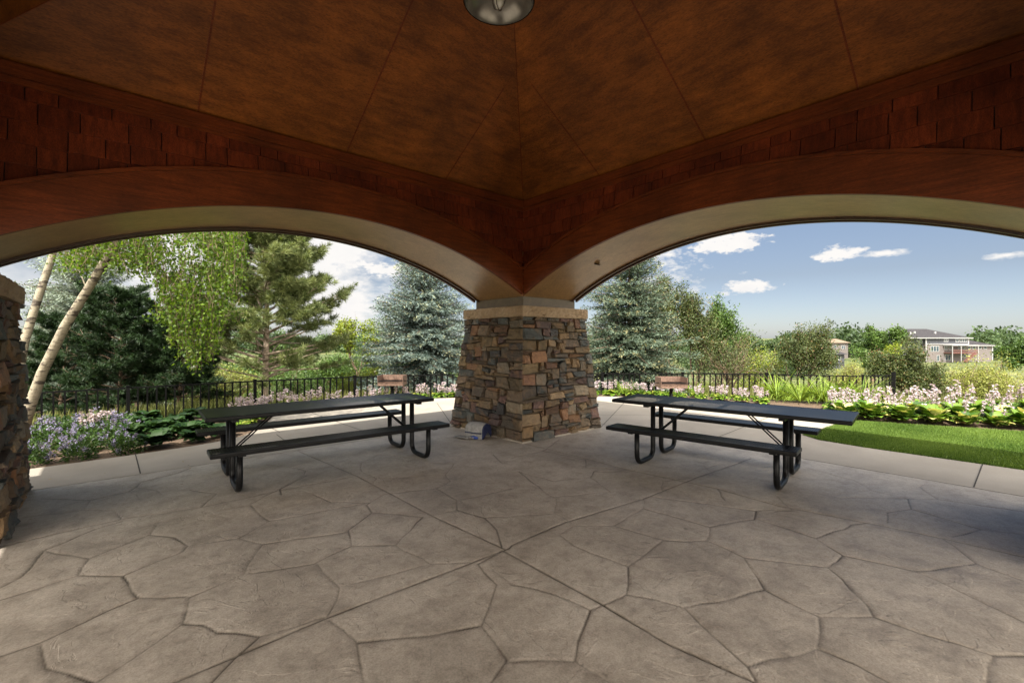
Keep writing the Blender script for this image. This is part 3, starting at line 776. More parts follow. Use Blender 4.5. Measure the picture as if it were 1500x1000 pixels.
# small round soffit fixture
# ------------------------------------------------------------------ pendant lamp under the apex
M['shade_metal'] = simple('brushed_bronze_metal', (.14, .12, .10), .22, .9, .2, 12)
M['shade_in'] = simple('grey_enamel', (.16, .15, .13), .25, .6, .2, 12)
gm, nt, b = new_mat('frosted_glass'); b.inputs['Base Color'].default_value = (.8, .78, .7, 1); b.inputs['Roughness'].default_value = .15; b.inputs['Transmission Weight'].default_value = .5; M['glass'] = gm
lampX, lampY = cam2w(-19 / F * 3.26, 3.26)
zr = zat(2, 3.26)
lamp = empty('pendant_lamp', (lampX, lampY, zr), 0, 'round metal dome lamp with a caged glass bulb hanging under the ceiling peak', 'lamp')
g = Geo(); g.lathe([(.252, -.004), (.256, 0), (.25, .012), (.215, .07), (.15, .12), (.075, .15), (.06, .16), (.06, .26), (0.001, .27)], n=48); g.build('lamp_shade', M['shade_metal'], lamp, smooth=True)
g = Geo(); g.lathe([(.247, .0), (.243, .012), (.208, .066), (.145, .112), (.07, .14), (.001, .142)], n=48); g.build('shade_lining', M['shade_in'], lamp, smooth=True)
g = Geo(); g.lathe([(.001, -.055), (.018, -.05), (.032, -.02), (.038, .02), (.034, .08), (.03, .13)], n=24); g.build('bulb', M['glass'], lamp, smooth=True)
g = Geo()
for k in range(4):
    a = k * pi / 2 + .4; g.tube([(cos(a) * r, sin(a) * r, z) for r, z in ((.05, .13), (.055, .05), (.05, 0), (.035, -.045), (.0, -.07))], .0035, 6)
g.build('bulb_cage', M['shade_metal'], lamp, smooth=True)
g = Geo(); g.tube([(0, 0, .26), (0, 0, 5.52 - zr)], .012, 8); g.build('lamp_stem', M['shade_metal'], lamp, smooth=True)

# ------------------------------------------------------------------ picnic tables
def mat_mesh():
    m, nt, b = new_mat('expanded_metal'); v = coords(nt, (1, 1, 1))
    b.inputs['Base Color'].default_value = (.008, .008, .010, 1); b.inputs['Roughness'].default_value = .38; b.inputs['Specular IOR Level'].default_value = .7
    sx = nt.nodes.new('ShaderNodeSeparateXYZ'); nt.links.new(v, sx.inputs[0])
    # diamond openings of punched metal
    p = mth(nt, 'ADD', mth(nt, 'MULTIPLY', sx.outputs[0], 1 / .046), mth(nt, 'MULTIPLY', sx.outputs[1], 1 / .032))
    q = mth(nt, 'SUBTRACT', mth(nt, 'MULTIPLY', sx.outputs[0], 1 / .046), mth(nt, 'MULTIPLY', sx.outputs[1], 1 / .032))
    def tri(x): return mth(nt, 'ABSOLUTE', mth(nt, 'SUBTRACT', mth(nt, 'FRACT', x), .5))
    k = mth(nt, 'MAXIMUM', tri(p), tri(q)); hole = mth(nt, 'LESS_THAN', k, .25)
    tr = nt.nodes.new('ShaderNodeBsdfTransparent'); mx = nt.nodes.new('ShaderNodeMixShader')
    nt.links.new(hole, mx.inputs[0]); nt.links.new(b.outputs[0], mx.inputs[1]); nt.links.new(tr.outputs[0], mx.inputs[2])
    nt.links.new(mx.outputs[0], nt.nodes['Material Output'].inputs['Surface'])
    return m
M['mesh'] = mat_mesh()
def rounded(pts, r, n=6):
    out = [Vector(pts[0])]
    for i in range(1, len(pts) - 1):
        p0, p, p1 = Vector(pts[i - 1]), Vector(pts[i]), Vector(pts[i + 1])
        a = (p0 - p).normalized(); b = (p1 - p).normalized(); s_ = p + a * r; e = p + b * r
        for k in range(n + 1):
            t = k / n; out.append(s_ * (1 - t) ** 2 + p * 2 * t * (1 - t) + e * t * t)
    out.append(Vector(pts[-1])); return out
def rim(g, L, Wd, z, hh=.045):      # rolled edge frame of a mesh panel
    a = L / 2; b = Wd / 2; t = .028
    for (x0, x1, y0, y1) in ((-a, a, -b, -b + t), (-a, a, b - t, b), (-a, -a + t, -b + t, b - t), (a - t, a, -b + t, b - t)):
        g.box(x0, x1, y0, y1, z - hh, z)
def panel(name, L, Wd, z, par, yo=0, xo=0):
    g = Geo(); rim(g, L, Wd, z)
    o = g.build(name, M['iron'], par); o.location = (xo, yo, 0)
    md = o.modifiers.new('soft', 'BEVEL'); md.width = .010; md.segments = 3
    g = Geo(); g.box(-L / 2 + .02, L / 2 - .02, -Wd / 2 + .02, Wd / 2 - .02, z - .008, z - .002)
    g.build('mesh_panel', M['mesh'], o)
    for x_ in np.linspace(-L / 2, L / 2, 5)[1:-1]:
        g = Geo(); g.box(x_ - .015, x_ + .015, -Wd / 2 + .02, Wd / 2 - .02, z - .035, z - .012); g.build('cross_bar', M['iron'], o)
    return o
LT = 2.60
def make_table(legs=(-1.03, 1.10), bl=None, bo=0.0):
    bl = bl or LT; t = empty('picnic_table')
    panel('tabletop', LT, .80, .775, t)
    panel('bench_seat', bl, .30, .485, t, -.66, bo); panel('bench_seat', bl, .30, .485, t, .66, bo)
    for ex in legs:
        for s_ in (-1, 1):
            g = Geo()
            g.tube(rounded([(ex, s_ * .60, .445), (ex, s_ * .60, .034), (ex, s_ * .13, .034), (ex, s_ * .13, .735)], .13, 7), .031, 14)
            g.build('leg', M['iron'], t, smooth=True)
        g = Geo(); g.box(ex - .022, ex + .022, -.12, .12, .315, .35); g.box(ex - .03, ex + .03, -.36, .36, .7, .732)
        for s_ in (-1, 1): g.box(ex - .03, ex + .03, s_ * .66 - .13, s_ * .66 + .13, .425, .443)
        g.build('bracket', M['iron'], t)
        g = Geo(); dx = -1 if ex > 0 else 1; assert legs
        for s_ in (-1, 1): g.tube([(ex + dx * .02, s_ * .05, .335), (ex + dx * .46, s_ * .05, .735)], .009, 8)
        g.build('diagonal_brace', M['iron'], t, smooth=True)
    return t
tb = make_table()
def tplace(o, X, d, e):
    x, y = cam2w(X, d); eu, ev = cam2w(*e); o.location = (x, y, 0); o.rotation_euler = (0, 0, math.atan2(ev, eu))
tplace(tb, -2.32, 5.74, (.78, .626))
tag(tb, 'black coated metal picnic table standing left of the central stone pier', 'picnic table', 'picnic tables under the arches')
tb2 = make_table((-.84, .69), 2.06, -.13)
tplace(tb2, 2.58, 5.60, (.755, -.656))
tag(tb2, 'black metal picnic table with bluish shine standing right of the central stone pier', 'picnic table', 'picnic tables under the arches')

# ------------------------------------------------------------------ bag by the pier
def bag():
    x, y = gnd(700, 640); t = empty('bag', (x, y, 0), radians(-72), 'small white and navy bag slumped against the base of the stone pier', 'bag')
    M['canvas'] = simple('white_canvas', (.25, .245, .235), .8, var=.3, scale=14, bmp=.5, bscale=30)
    M['navy'] = simple('navy_cloth', (.012, .018, .06), .7, var=.3, scale=14)
    M['blue'] = simple('blue_cloth', (.03, .07, .30), .7)
    # body: a half-barrel lying along x
    n = 14; L_ = .19; prof = [(-.15, 0)] + [(-.155 + .0, .13)] + [(-.155 + .31 * (1 - cos(pi * k / n)) / 2, .13 + .155 * sin(pi * k / n) ** .8) for k in range(1, n)] + [(.155, .13), (.15, 0)]
    g = Geo(); v = []
    xs_ = np.linspace(-L_, L_, 9)
    rb = random.Random(2)
    for xx in xs_:
        sc = 1 - .06 * (abs(xx) / L_) ** 3
        for a, z in prof: v.append((xx + rb.uniform(-.003, .003), a * sc + rb.uniform(-.004, .004), z * sc + rb.uniform(-.003, .003) * (z > 0)))
    m_ = len(prof); f = [(k * m_ + i, (k + 1) * m_ + i, (k + 1) * m_ + i + 1, k * m_ + i + 1) for k in range(8) for i in range(m_ - 1)]
    g.add(v, f); g.build('white_cover', M['canvas'], t, smooth=True)
    g = Geo()
    for sgn, nm in ((1, 'x'),):
        v = [(sgn * (L_ - .004), a * .93, z * .93) for a, z in prof] + [(sgn * (L_ + .022), a * .9, z * .9) for a, z in prof] + [(sgn * (L_ + .03), 0, .12)]
        f = [(i, i + 1, m_ + i + 1, m_ + i) for i in range(m_ - 1)]; g.add(v, f); b0 = g.n - len(v)
        g.f3.append(np.array([(b0 + m_ + i, b0 + m_ + i + 1, b0 + 2 * m_) for i in range(m_ - 1)]))
    g.build('navy_end', M['navy'], t)
    g = Geo(); v = [(-L_ + .004, a * .93, z * .93) for a, z in prof]; g.add(v + [(-L_ + .004, 0, .1)], [(i, i + 1, m_) for i in range(m_ - 1)])
    g.build('navy_end', M['navy'], t)
    g = Geo(); g.tube([(-L_ + .01, -.158, .11), (0, -.163, .105), (L_ - .01, -.158, .11)], .012, 8); g.build('dark_opening', M['navy'], t, smooth=True)
    g = Geo(); rb = random.Random(9); n1_ = 9; v = []
    for i in range(n1_):
        for j in range(6):
            xx = -.36 + i * .055; yy = -.19 - j * .022 + .03 * math.sin(i); v.append((xx, yy, .012 + .03 * abs(math.sin(i * 1.3 + j)) * (.3 + i / n1_) + rb.uniform(0, .008)))
    g.add(v, [(i * 6 + j, (i + 1) * 6 + j, (i + 1) * 6 + j + 1, i * 6 + j + 1) for i in range(n1_ - 1) for j in range(5)]); ob = g.build('loose_flap', M['canvas'], t, smooth=True)
    md = ob.modifiers.new('thick', 'SOLIDIFY'); md.thickness = .008
    g = Geo(); g.tube([(-.02, -.20, .03), (.06, -.205, .038), (.13, -.19, .03)], [.02, .032, .02], 10); g.build('blue_lining', M['blue'], t, smooth=True)
bag()
[o for o in bpy.data.objects if o.name == 'bag'][0].scale = (.86, .86, .86)

# ------------------------------------------------------------------ park grills
M['grill'] = simple('weathered_grill_steel', (.20, .13, .10), .5, .6, .35, 20, bmp=.3)
def grill(px, d, label):
    x, y = atd(px, d); t = empty('park_grill', (x, y, 0), YAW - pi / 2, label, 'grill', 'pedestal grills')
    g = Geo(); g.tube([(0, 0, -.3), (0, 0, .36)], .04, 12); g.build('pedestal', M['iron'], t, smooth=True)
    g = Geo(); w, dd, h0, h1 = .33, .24, .36, .62
    g.box(-w, w, -dd, dd, h0, h0 + .01); g.box(-w, -w + .01, -dd, dd, h0 + .011, h1); g.box(w - .01, w, -dd, dd, h0 + .011, h1); g.box(-w + .011, w - .011, dd - .01, dd, h0 + .011, h1)
    g.box(-w + .011, w - .011, -dd, -dd + .01, h0 + .011, h0 + .09); g.build('firebox', M['grill'], t)
    g = Geo()
    for k in range(15): g.box(-w + .03 + k * (2 * w - .06) / 14 - .005, -w + .03 + k * (2 * w - .06) / 14 + .005, -dd - .03, dd - .02, h0 + .115, h0 + .125)
    g.box(-w + .02, w - .02, -dd - .045, -dd - .03, h0 + .112, h0 + .128); g.build('grate', M['iron'], t)
    for s_ in (-1, 1):
        g = Geo(); g.tube([(s_ * (w + .0), -.05, h0 + .12), (s_ * (w + .12), -.05, h0 + .12)], .012, 8); g.build('handle', M['iron'], t, smooth=True)
grill(983, 11.6, 'pedestal grill with rusty steel firebox, right of the stone pier before the fence')
grill(575, 12.2, 'pedestal grill seen above the left picnic table, before the fence')

# ------------------------------------------------------------------ fence
def fence():
    t = empty('metal_fence', (7, 11, -.3), 0, 'black metal picket fence curving behind the flower beds', 'fence')
    P = [(-9.0, 12.3), (-.73, 12.3), (1.68, 12.35), (3.8, 12.2), (5.6, 11.75), (7.1, 11.05), (9.2, 9.75), (11.1, 8.1), (12.6, 6.75), (14.0, 5.3), (15.35, 3.0)]
    pts = smooth_line(P, 10); ds = [0]
    for a, b in zip(pts, pts[1:]): ds.append(ds[-1] + math.hypot(b[0] - a[0], b[1] - a[1]))
    tot = ds[-1]
    def at(s_):
        s_ = min(max(s_, 0), tot); i = max(0, min(len(ds) - 2, int(np.searchsorted(ds, s_)) - 1)); f = (s_ - ds[i]) / (ds[i + 1] - ds[i])
        return (pts[i][0] * (1 - f) + pts[i + 1][0] * f, pts[i][1] * (1 - f) + pts[i + 1][1] * f)
    top = .57; bot = -.16; O = Vector(t.location)
    def post(x, y, zt=.60, w=.03):
        g = Geo(); g.box(x - w - O.x, x + w - O.x, y - w - O.y, y + w - O.y, tz(x, y) - .1 - O.z, zt - O.z); g.box(x - w - .006 - O.x, x + w + .006 - O.x, y - w - .006 - O.y, y + w + .006 - O.y, zt + .0005 - O.z, zt + .018 - O.z)
        g.build('post', M['fence'], t)
    nb = round(tot / 2.3); bl = tot / nb
    for b in range(nb + 1): post(*at(b * bl))
    def bay(A, B, tp=top, bt=bot):
        g = Geo(); A = Vector((A[0], A[1], 0)); B = Vector((B[0], B[1], 0)); d = (B - A); L_ = d.length; d.normalize(); A2 = A + d * .032; B2 = B - d * .032
        for z, hgt in ((tp, .03), (bt, .028)):
            g.obox(Vector((A2.x, A2.y, z)) - O, Vector((B2.x, B2.y, z)) - O, .03, hgt)
        n = max(2, round(L_ / .155))
        for k in range(1, n):
            p = A + d * (L_ * k / n)
            g.obox(Vector((p.x, p.y, bt + .0145)) - O, Vector((p.x, p.y, tp - .0155)) - O, .028, .028)
            g.obox(Vector((p.x, p.y, bt - .0145)) - O, Vector((p.x, p.y, bt - .07)) - O, .028, .028)
        g.build('picket_panel', M['fence'], t)
    for b in range(nb): bay(at(b * bl), at((b + 1) * bl))
    e1 = (16.55, 2.55)
    post(*e1, .63, .045); bay(at(tot), e1)
fence()

# ------------------------------------------------------------------ houses on the far rise
M['siding'] = simple('taupe_siding', (.125, .108, .104), .85, var=.1)
M['siding_dark'] = simple('slate_siding', (.045, .048, .058), .85, var=.1)
M['white'] = simple('white_trim', (.28, .28, .28), .6, var=.03)
M['pane'] = simple('window_glass', (.035, .055, .07), .08, spec=.8)
M['h_roof'] = simple('grey_asphalt_roof', (.022, .020, .023), .9, var=.25, scale=2)
M['deckwood'] = simple('red_brown_deck', (.12, .05, .04), .8)
M['tan_roof'] = simple('tan_roof', (.16, .115, .08), .9)
def hip(g, x0, x1, y0, y1, z0, z1, rx0, rx1, ov=.6):
    x0 -= ov; x1 += ov; y0 -= ov; y1 += ov; ym = (y0 + y1) / 2
    v = [(x0, y0, z0), (x1, y0, z0), (x1, y1, z0), (x0, y1, z0), (rx0, ym, z1), (rx1, ym, z1)]
    g.add(v, [(0, 1, 5, 4), (2, 3, 4, 5), (0, 3, 2, 1)]); b = g.n - 6; g.f3.append(np.array([(b + 1, b + 2, b + 5), (b + 3, b, b + 4)]))
def win(par, x, z, w, h, y, n=1):
    g = Geo(); g.box(x, x + w, y - .06, y, z, z + .14); g.box(x, x + w, y - .06, y, z + h - .14, z + h)
    for k in range(n + 1):
        xx = x + (w - .14) * k / n; g.box(xx, xx + .14, y - .06, y, z + .141, z + h - .141)
    o = g.build('window', M['white'], par)
    g = Geo(); g.box(x + .05, x + w - .05, y - .03, y - .002, z + .05, z + h - .05); g.build('pane', M['pane'], o)
def big_house():
    d = 137.0; k = d / F; x, y = atd(1372, d); z0 = zat(529.5, d)
    t = empty('house', (x, y, z0), YAW - pi / 2 , 'large two storey grey and taupe house with deck and dark hipped roof', 'house')
    X = lambda p: (p - 1372) * k; Z = lambda q: (529.5 - q) * k
    D = 12.0
    g = Geo(); g.box(X(1356), X(1418), 0, D, -1.5, Z(504)); g.build('lower_wall', M['siding'], t)
    g = Geo(); g.box(X(1324), X(1356) - .003, .8, D, -1.5, Z(495)); g.build('left_bay', M['siding_dark'], t)
    g = Geo(); g.box(X(1356) - .1, X(1418) + .1, -.1, D - .1, Z(504) + .003, Z(495)); g.build('upper_wall', M['siding_dark'], t)
    g = Geo(); hip(g, X(1323), X(1419), 0, D, Z(495), Z(481), X(1354), X(1383), .7); g.build('roof', M['h_roof'], t)
    g = Geo(); g.box(X(1322) - .5, X(1419) + .7, -.75, -.68, Z(495.6), Z(494.4)); g.box(X(1356) - .15, X(1356) + .15, -.18, -.11, 0, Z(495.7)); g.box(X(1417), X(1418.6), -.22, -.11, Z(504), Z(495.7)); g.box(X(1356), X(1418), -.2, -.11, Z(504.6), Z(503.6)); g.build('white_trim', M['white'], t)
    win(t, X(1363), Z(515), 12.5 * k, 8.5 * k, -.01, 3); win(t, X(1372), Z(529), 4 * k, 9 * k, -.01, 1)
    win(t, X(1382), Z(500.5), 6.5 * k, 4.5 * k, -.11, 2); win(t, X(1399), Z(501), 5 * k, 5 * k, -.11, 1); win(t, X(1405), Z(501), 11 * k, 5 * k, -.11, 3)
    win(t, X(1350), Z(502), 5 * k, 6 * k, .79, 1); win(t, X(1342), Z(514), 6 * k, 6 * k, .79, 1)
    for a, n in ((1383, 2), (1390, 2), (1403, 2), (1409.5, 2)): win(t, X(a), Z(512.5), 5.5 * k, 7 * k, -.01, n)
    win(t, X(1384), Z(528), 9 * k, 9 * k, -.01, 2); win(t, X(1407), Z(523), 8 * k, 4 * k, -.01, 2)
    g = Geo()
    for a in (1381.5, 1394, 1418.5): g.box(X(a) - .07, X(a) + .07, -3.0, -2.86, 0, Z(506.5))
    g.box(X(1380.5), X(1419.5), -3.1, -.23, Z(505.9), Z(504.9)); g.build('porch_frame', M['white'], t)
    g = Geo(); g.box(X(1382), X(1418), -2.9, -.02, Z(517.2), Z(516)); 
    for i in range(36): xx = X(1382) + i * (X(1418) - X(1382)) / 35; g.box(xx - .03, xx + .03, -2.95, -2.9, Z(516), Z(512.6))
    g.box(X(1382), X(1418), -2.98, -2.9, Z(512.6), Z(512)); g.build('deck', M['deckwood'], t)
    g = Geo(); g.obox((X(1397), -3.4, 0), (X(1412), -3.4, Z(516.5)), .9, .35); g.obox((X(1397), -3.8, 1.0), (X(1412), -3.8, Z(512)), .08, .12); g.build('stair', M['deckwood'], t)
    g = Geo(); g.box(X(1420), X(1462), 1.5, D - 1, -1.5, Z(506)); w = g.build('wing', M['siding'], t)
    g = Geo(); hip(g, X(1420), X(1462), 1.5, D - 1, Z(506), Z(494.5), X(1420), X(1432), .6); g.build('wing_roof', M['h_roof'], t)
    g = Geo(); g.box(X(1420), X(1463.5), .8, .88, Z(506.7), Z(505.5)); g.box(X(1460.5), X(1462), 1.4, 1.49, 0, Z(506.5)); g.build('wing_trim', M['white'], t)
    for a in (1424, 1431.5, 1440, 1448): win(t, X(a), Z(511.5), 5.3 * k, 4.4 * k, 1.49, 1)
    g = Geo()
    for a, q in ((1343.5, 486.5), (1350, 485.5), (1380.5, 486)): g.box(X(a) - .2, X(a) + .2, 2.2, 2.6, Z(q + 2.5), Z(q - .6))
    g.build('roof_vent', M['white'], t)
big_house()
def small_house(px, wpx, eave, ridge, base, d, wallm, roofm, label):
    k = d / F; x, y = atd(px, d); z0 = zat(base, d); t = empty('house', (x, y, z0), YAW - pi / 2 + .15, label, 'house')
    w = wpx * k; e = (base - eave) * k; r = (base - ridge) * k
    g = Geo(); g.box(-w / 2, w / 2, 0, w * .7, -2, e); g.build('wall', wallm, t)
    g = Geo(); hip(g, -w / 2, w / 2, 0, w * .7, e, r, -w * .14, w * .14, .6); g.build('roof', roofm, t)
    win(t, w * .1, e * .35, w * .22, e * .4, -.01, 2); win(t, -w * .35, e * .45, w * .15, e * .3, -.01, 1)
small_house(1230, 28, 502, 496, 516, 150, M['siding'], M['tan_roof'], 'small distant house with a pale tan roof beyond the trees')
small_house(1222, 34, 519, 511, 532, 105, M['siding_dark'], M['h_roof'], 'low dark walled house with dark roof, below the tan roofed house')
# ------------------------------------------------------------------ trees
def unit(v): return v / np.maximum(np.linalg.norm(v, axis=-1, keepdims=True), 1e-9)
def plant_root(name, px, d, label, cat='tree', group=None, z=None):
    x, y = atd(px, d); return empty(name, (x, y, tz(x, y) - .03 if z is None else z), 0, label, cat, group)
def spruce(px, d, Ht, R, seed, mat, label, base=.35, dens=1.0, group=None):
    rg = np.random.default_rng(seed); t = plant_root('spruce_tree', px, d, label, group=group)
    g = Geo(); g.tube([(0, 0, -.2), (0, 0, Ht * .5), (.02, 0, Ht)], [.045 * Ht / 2.6, .025 * Ht / 2.6, .006], 10); tw = Geo(); lv = Geo()
    nz = int(Ht * 7.5); C, Dd, Nn, Ll, Tt = [], [], [], [], []
    for iz in range(nz):
        f = iz / nz; z = base + (Ht - base) * f ** .95; nb = int((11 if f < .7 else 7) * dens) + 1
        Lz = R * (1 - f) ** .82 * (.93 + .1 * math.sin(z * 4.3)) + .10
        a0 = rg.uniform(0, 6.28)
        for k in range(nb):
            a = a0 + k * 6.283 / nb + rg.normal(0, .16); L = Lz * rg.uniform(.72, 1.12); up = rg.normal(.08 if f < .6 else .45, .1)
            n = max(4, int(L / .10)); s = np.linspace(0, 1, n)
            rr = L * s; zz = z + L * (up * s - .42 * s ** 2 * (1 - f) + .17 * s ** 4)
            bx = np.cos(a) * rr; by = np.sin(a) * rr
            if L > .3: g.tube([(bx[0], by[0], zz[0]), (bx[n // 2], by[n // 2], zz[n // 2]), (bx[-1], by[-1], zz[-1])], [.014 * L, .008 * L, .003], 4, cap=False)
            bt = rg.normal(0, .10)
            for sgn in (-1, 1):
                for i in range(1, n):
                    m_ = rg.uniform(.75, 1.2); tl = (.09 + .34 * L * (1 - s[i] * .85) * (s[i] ** .5)) * m_
                    ta = a + sgn * rg.normal(.85, .12); nn = max(3, int(tl / .042)); q = np.linspace(.05, 1, nn)
                    px_ = bx[i] + np.cos(ta) * tl * q; py_ = by[i] + np.sin(ta) * tl * q; pz_ = zz[i] - .30 * tl * q ** 1.5 + rg.normal(0, .012, nn)
                    for r_ in range(2):
                        C.append(np.stack([px_, py_, pz_ + .01 * r_], -1) + rg.normal(0, .012, (nn, 3)))
                        dd = np.stack([np.cos(ta) * np.ones(nn), np.sin(ta) * np.ones(nn), np.full(nn, -.1 + .5 * r_)], -1) + rg.normal(0, .45, (nn, 3)); Dd.append(dd)
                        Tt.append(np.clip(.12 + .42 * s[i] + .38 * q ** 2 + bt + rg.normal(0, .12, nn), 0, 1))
    C = np.concatenate(C); Dd = np.concatenate(Dd); Tt = np.concatenate(Tt); n = len(C)
    lv.leaves(C, Dd, rg.normal(0, 1, (n, 3)) + np.array([0, 0, 1.2]), rg.uniform(.055, .10, n) * (1 + d / 60), rg.uniform(.016, .028, n) * (1 + d / 60), Tt)
    g.build('trunk', M['bark'], t, smooth=True); lv.build('crown', mat, t, use_tint=True); return t
def tufts(lv, P, A, rg, n=26, L=.13, w=.012, tb=.5, spread=.75):
    P = np.asarray(P); A = unit(np.asarray(A)); m_ = len(P)
    c = np.repeat(P, n, 0) - np.repeat(A, n, 0) * rg.uniform(0, .10, (m_ * n, 1)); dd = np.repeat(A, n, 0) + rg.normal(0, spread, (m_ * n, 3)) + np.array([0, 0, .15])
    t = np.clip(np.repeat(tb + rg.normal(0, .16, m_), n) + rg.normal(0, .14, m_ * n), 0, 1)
    lv.leaves(c, dd, rg.normal(0, 1, (m_ * n, 3)), rg.uniform(.7, 1.2, m_ * n) * L, w, t)
def pine(px, d, Ht, R, seed, mat, label, bare=.3, dens=1.0, lean=0, shape=None, bark='barkpale', nd=26, spread=.75, tl=.13, z=None, group=None, low=.06):
    rg = np.random.default_rng(seed); t = plant_root('pine_tree', px, d, label, z=z, group=group)
    g = Geo(); tr = [(lean * f * f + .05 * math.sin(f * 5 + seed), .04 * math.sin(f * 7), Ht * f) for f in np.linspace(0, 1, 9)]
    g.tube([(0, 0, -.3)] + tr, [.019 * Ht] + [.018 * Ht * (1 - .88 * f) for f in np.linspace(0, 1, 9)], 10)
    lv = Geo(); P, A = [], []; z = Ht * low
    if shape is None: shape = lambda f: (1 - f) ** .6 * (.55 + .9 * f if f < .5 else 1)
    while z < Ht * .985:
        f = z / Ht; nb = rg.integers(4, 7)
        a0 = rg.uniform(0, 6.28)
        for k in range(nb):
            a = a0 + k * 6.283 / nb + rg.normal(0, .25); L = max(.25, R * shape(f) * rg.uniform(.6, 1.15)); up = rg.normal(.18 + .45 * f, .14)
            n = 8; s = np.linspace(0, 1, n); wob = np.cumsum(rg.normal(0, .05, n)) * L * .5
            bx = np.cos(a) * L * s - np.sin(a) * wob; by = np.sin(a) * L * s + np.cos(a) * wob; bz = z + L * (up * s - .22 * s ** 2 + .2 * s ** 3)
            bx = bx + lean * f * f
            g.tube(list(zip(bx, by, bz)), [.017 * L * (1 - .8 * q) + .004 for q in s], 5, cap=False)
            st = .35 if f > bare else .62
            for i in range(n):
                if s[i] < st: continue
                for m_ in range(int((4 if s[i] < .99 else 3) * dens * (1 if f > bare else .6)) + 1):
                    ta = a + rg.normal(0, .9); ll = rg.uniform(.12, .34) * min(L, 1.3) * .8 + .05; uz = rg.normal(.22, .25)
                    e = (bx[i] + np.cos(ta) * ll, by[i] + np.sin(ta) * ll, bz[i] + uz * ll)
                    if L > .5: g.tube([(bx[i], by[i], bz[i]), e], [.006, .003], 3, cap=False)
                    P.append(e); A.append((np.cos(ta), np.sin(ta), uz + .25))
                    P.append(tuple(.45 * a_ + .55 * b_ for a_, b_ in zip((bx[i], by[i], bz[i]), e))); A.append((np.cos(ta + 1), np.sin(ta + 1), uz + .4))
        z += rg.uniform(.16, .28) * (1 if Ht > 3 else .75)
    P.append((lean, 0, Ht)); A.append((0, 0, 1))
    tufts(lv, P, A, rg, nd, tl, .011 + d * .0003, .48, spread)
    g.build('trunk', M[bark], t, smooth=True); lv.build('crown', mat, t, use_tint=True); return t
def deciduous(name, px, d, Ht, R, seed, mat, label, leaf=.06, nleaf=9000, trunks=1, spread=.55, low=.25, bark='bark', group=None, cat='tree', z=None, clump=.16, loose=.0, flat=1.0, up=.6, lev=5):
    rg = np.random.default_rng(seed); t = plant_root(name, px, d, label, cat, group, z)
    g = Geo(); tips = []
    def grow(p, dr, L, r, lv_):
        n = 4; pts = [p]; q = np.array(p, float); dd = np.array(dr, float)
        for i in range(n):
            dd = unit(dd + rg.normal(0, .12, 3) + np.array([0, 0, .05])); q = q + dd * L / n; pts.append(tuple(q))
            if lv_ <= 2: tips.append((tuple(q), tuple(dd)))
        g.tube(pts, [r * (1 - .45 * i / n) for i in range(n + 1)], 5 if lv_ < 4 else 8, cap=False)
        if lv_ <= 0: return
        for k in range(rg.integers(2, 4) + (1 if lv_ > 2 else 0)):
            a = rg.uniform(0, 6.28); o = unit(np.cross(dd, np.array([math.cos(a), math.sin(a), .3])))
            nd = unit(dd * rg.uniform(.5, 1) + o * spread * rg.uniform(.8, 1.8) + np.array([0, 0, .1])); st = pts[rg.integers(2, n + 1)]
            grow(st, nd, L * rg.uniform(.6, .85), r * .55, lv_ - 1)
    for k in range(trunks):
        a = rg.uniform(0, 6.28); l = .12 if trunks == 1 else .4
        grow((rg.normal(0, .03), rg.normal(0, .03), -.1), unit(np.array([math.cos(a) * l, math.sin(a) * l, 1])), Ht * low * 1.6, .022 * Ht / math.sqrt(trunks), lev - 1)
    T = np.array([a for a, b in tips]); m0 = T.mean(0); ext = np.abs(T - m0).max(0)
    # fit the branching to the wanted height and width
    zmin = -.1; sz = (Ht * .97 - zmin) / (T[:, 2].max() - zmin); sr = R * .93 / np.percentile(np.hypot(T[:, 0], T[:, 1]), 96)
    for v in g.v: v[:, 0] *= sr; v[:, 1] *= sr * flat; v[:, 2] = (v[:, 2] - zmin) * sz + zmin
    T = np.stack([T[:, 0] * sr, T[:, 1] * sr * flat, (T[:, 2] - zmin) * sz + zmin], -1)
    keep = T[:, 2] > Ht * low * .5; T = T[keep]
    if len(T) > 10: T = T[rg.permutation(len(T))[:max(60, int(nleaf / 22))]]
    i = rg.integers(0, len(T), nleaf); tb = rg.normal(0, .15, len(T))
    c = T[i] + rg.normal(0, clump, (nleaf, 3)) * (R * .55 + .3)
    lv = Geo(); lv.leaves(c, rg.normal(0, 1, (nleaf, 3)) + np.array([0, 0, -.2]), rg.normal(0, 1, (nleaf, 3)) + np.array([0, 0, 1]), rg.uniform(.7, 1.25, nleaf) * leaf, rg.uniform(.45, .62, nleaf) * leaf,
        np.clip(.5 + tb[i] + rg.normal(0, .2, nleaf), 0, 1))
    g.build('trunk', M[bark], t, smooth=True); lv.build('crown', mat, t, use_tint=True); return t

# spruces
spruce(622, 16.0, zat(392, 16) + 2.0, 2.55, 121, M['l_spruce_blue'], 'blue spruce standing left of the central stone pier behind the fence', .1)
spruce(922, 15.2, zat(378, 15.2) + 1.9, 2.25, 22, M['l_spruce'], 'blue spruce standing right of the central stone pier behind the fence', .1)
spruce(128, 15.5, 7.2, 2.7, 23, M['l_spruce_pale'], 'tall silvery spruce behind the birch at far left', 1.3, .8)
spruce(1377, 62, 2.6, 1.2, 24, M['l_spruce'], 'small blue spruce on the slope below the large house', .1, .6)
# the tall pine
pine(388, 14.5, zat(343, 14.5) + 1.55, 2.45, 31, M['l_pine'], 'tall open pine with bare pale lower branches left of centre', .36, 1.55, .05, shape=lambda f: (.62 + .75 * f if f < .42 else .935 - (f - .42) * .95) + (.22 if f < .2 else 0), nd=34, tl=.20, low=.16)
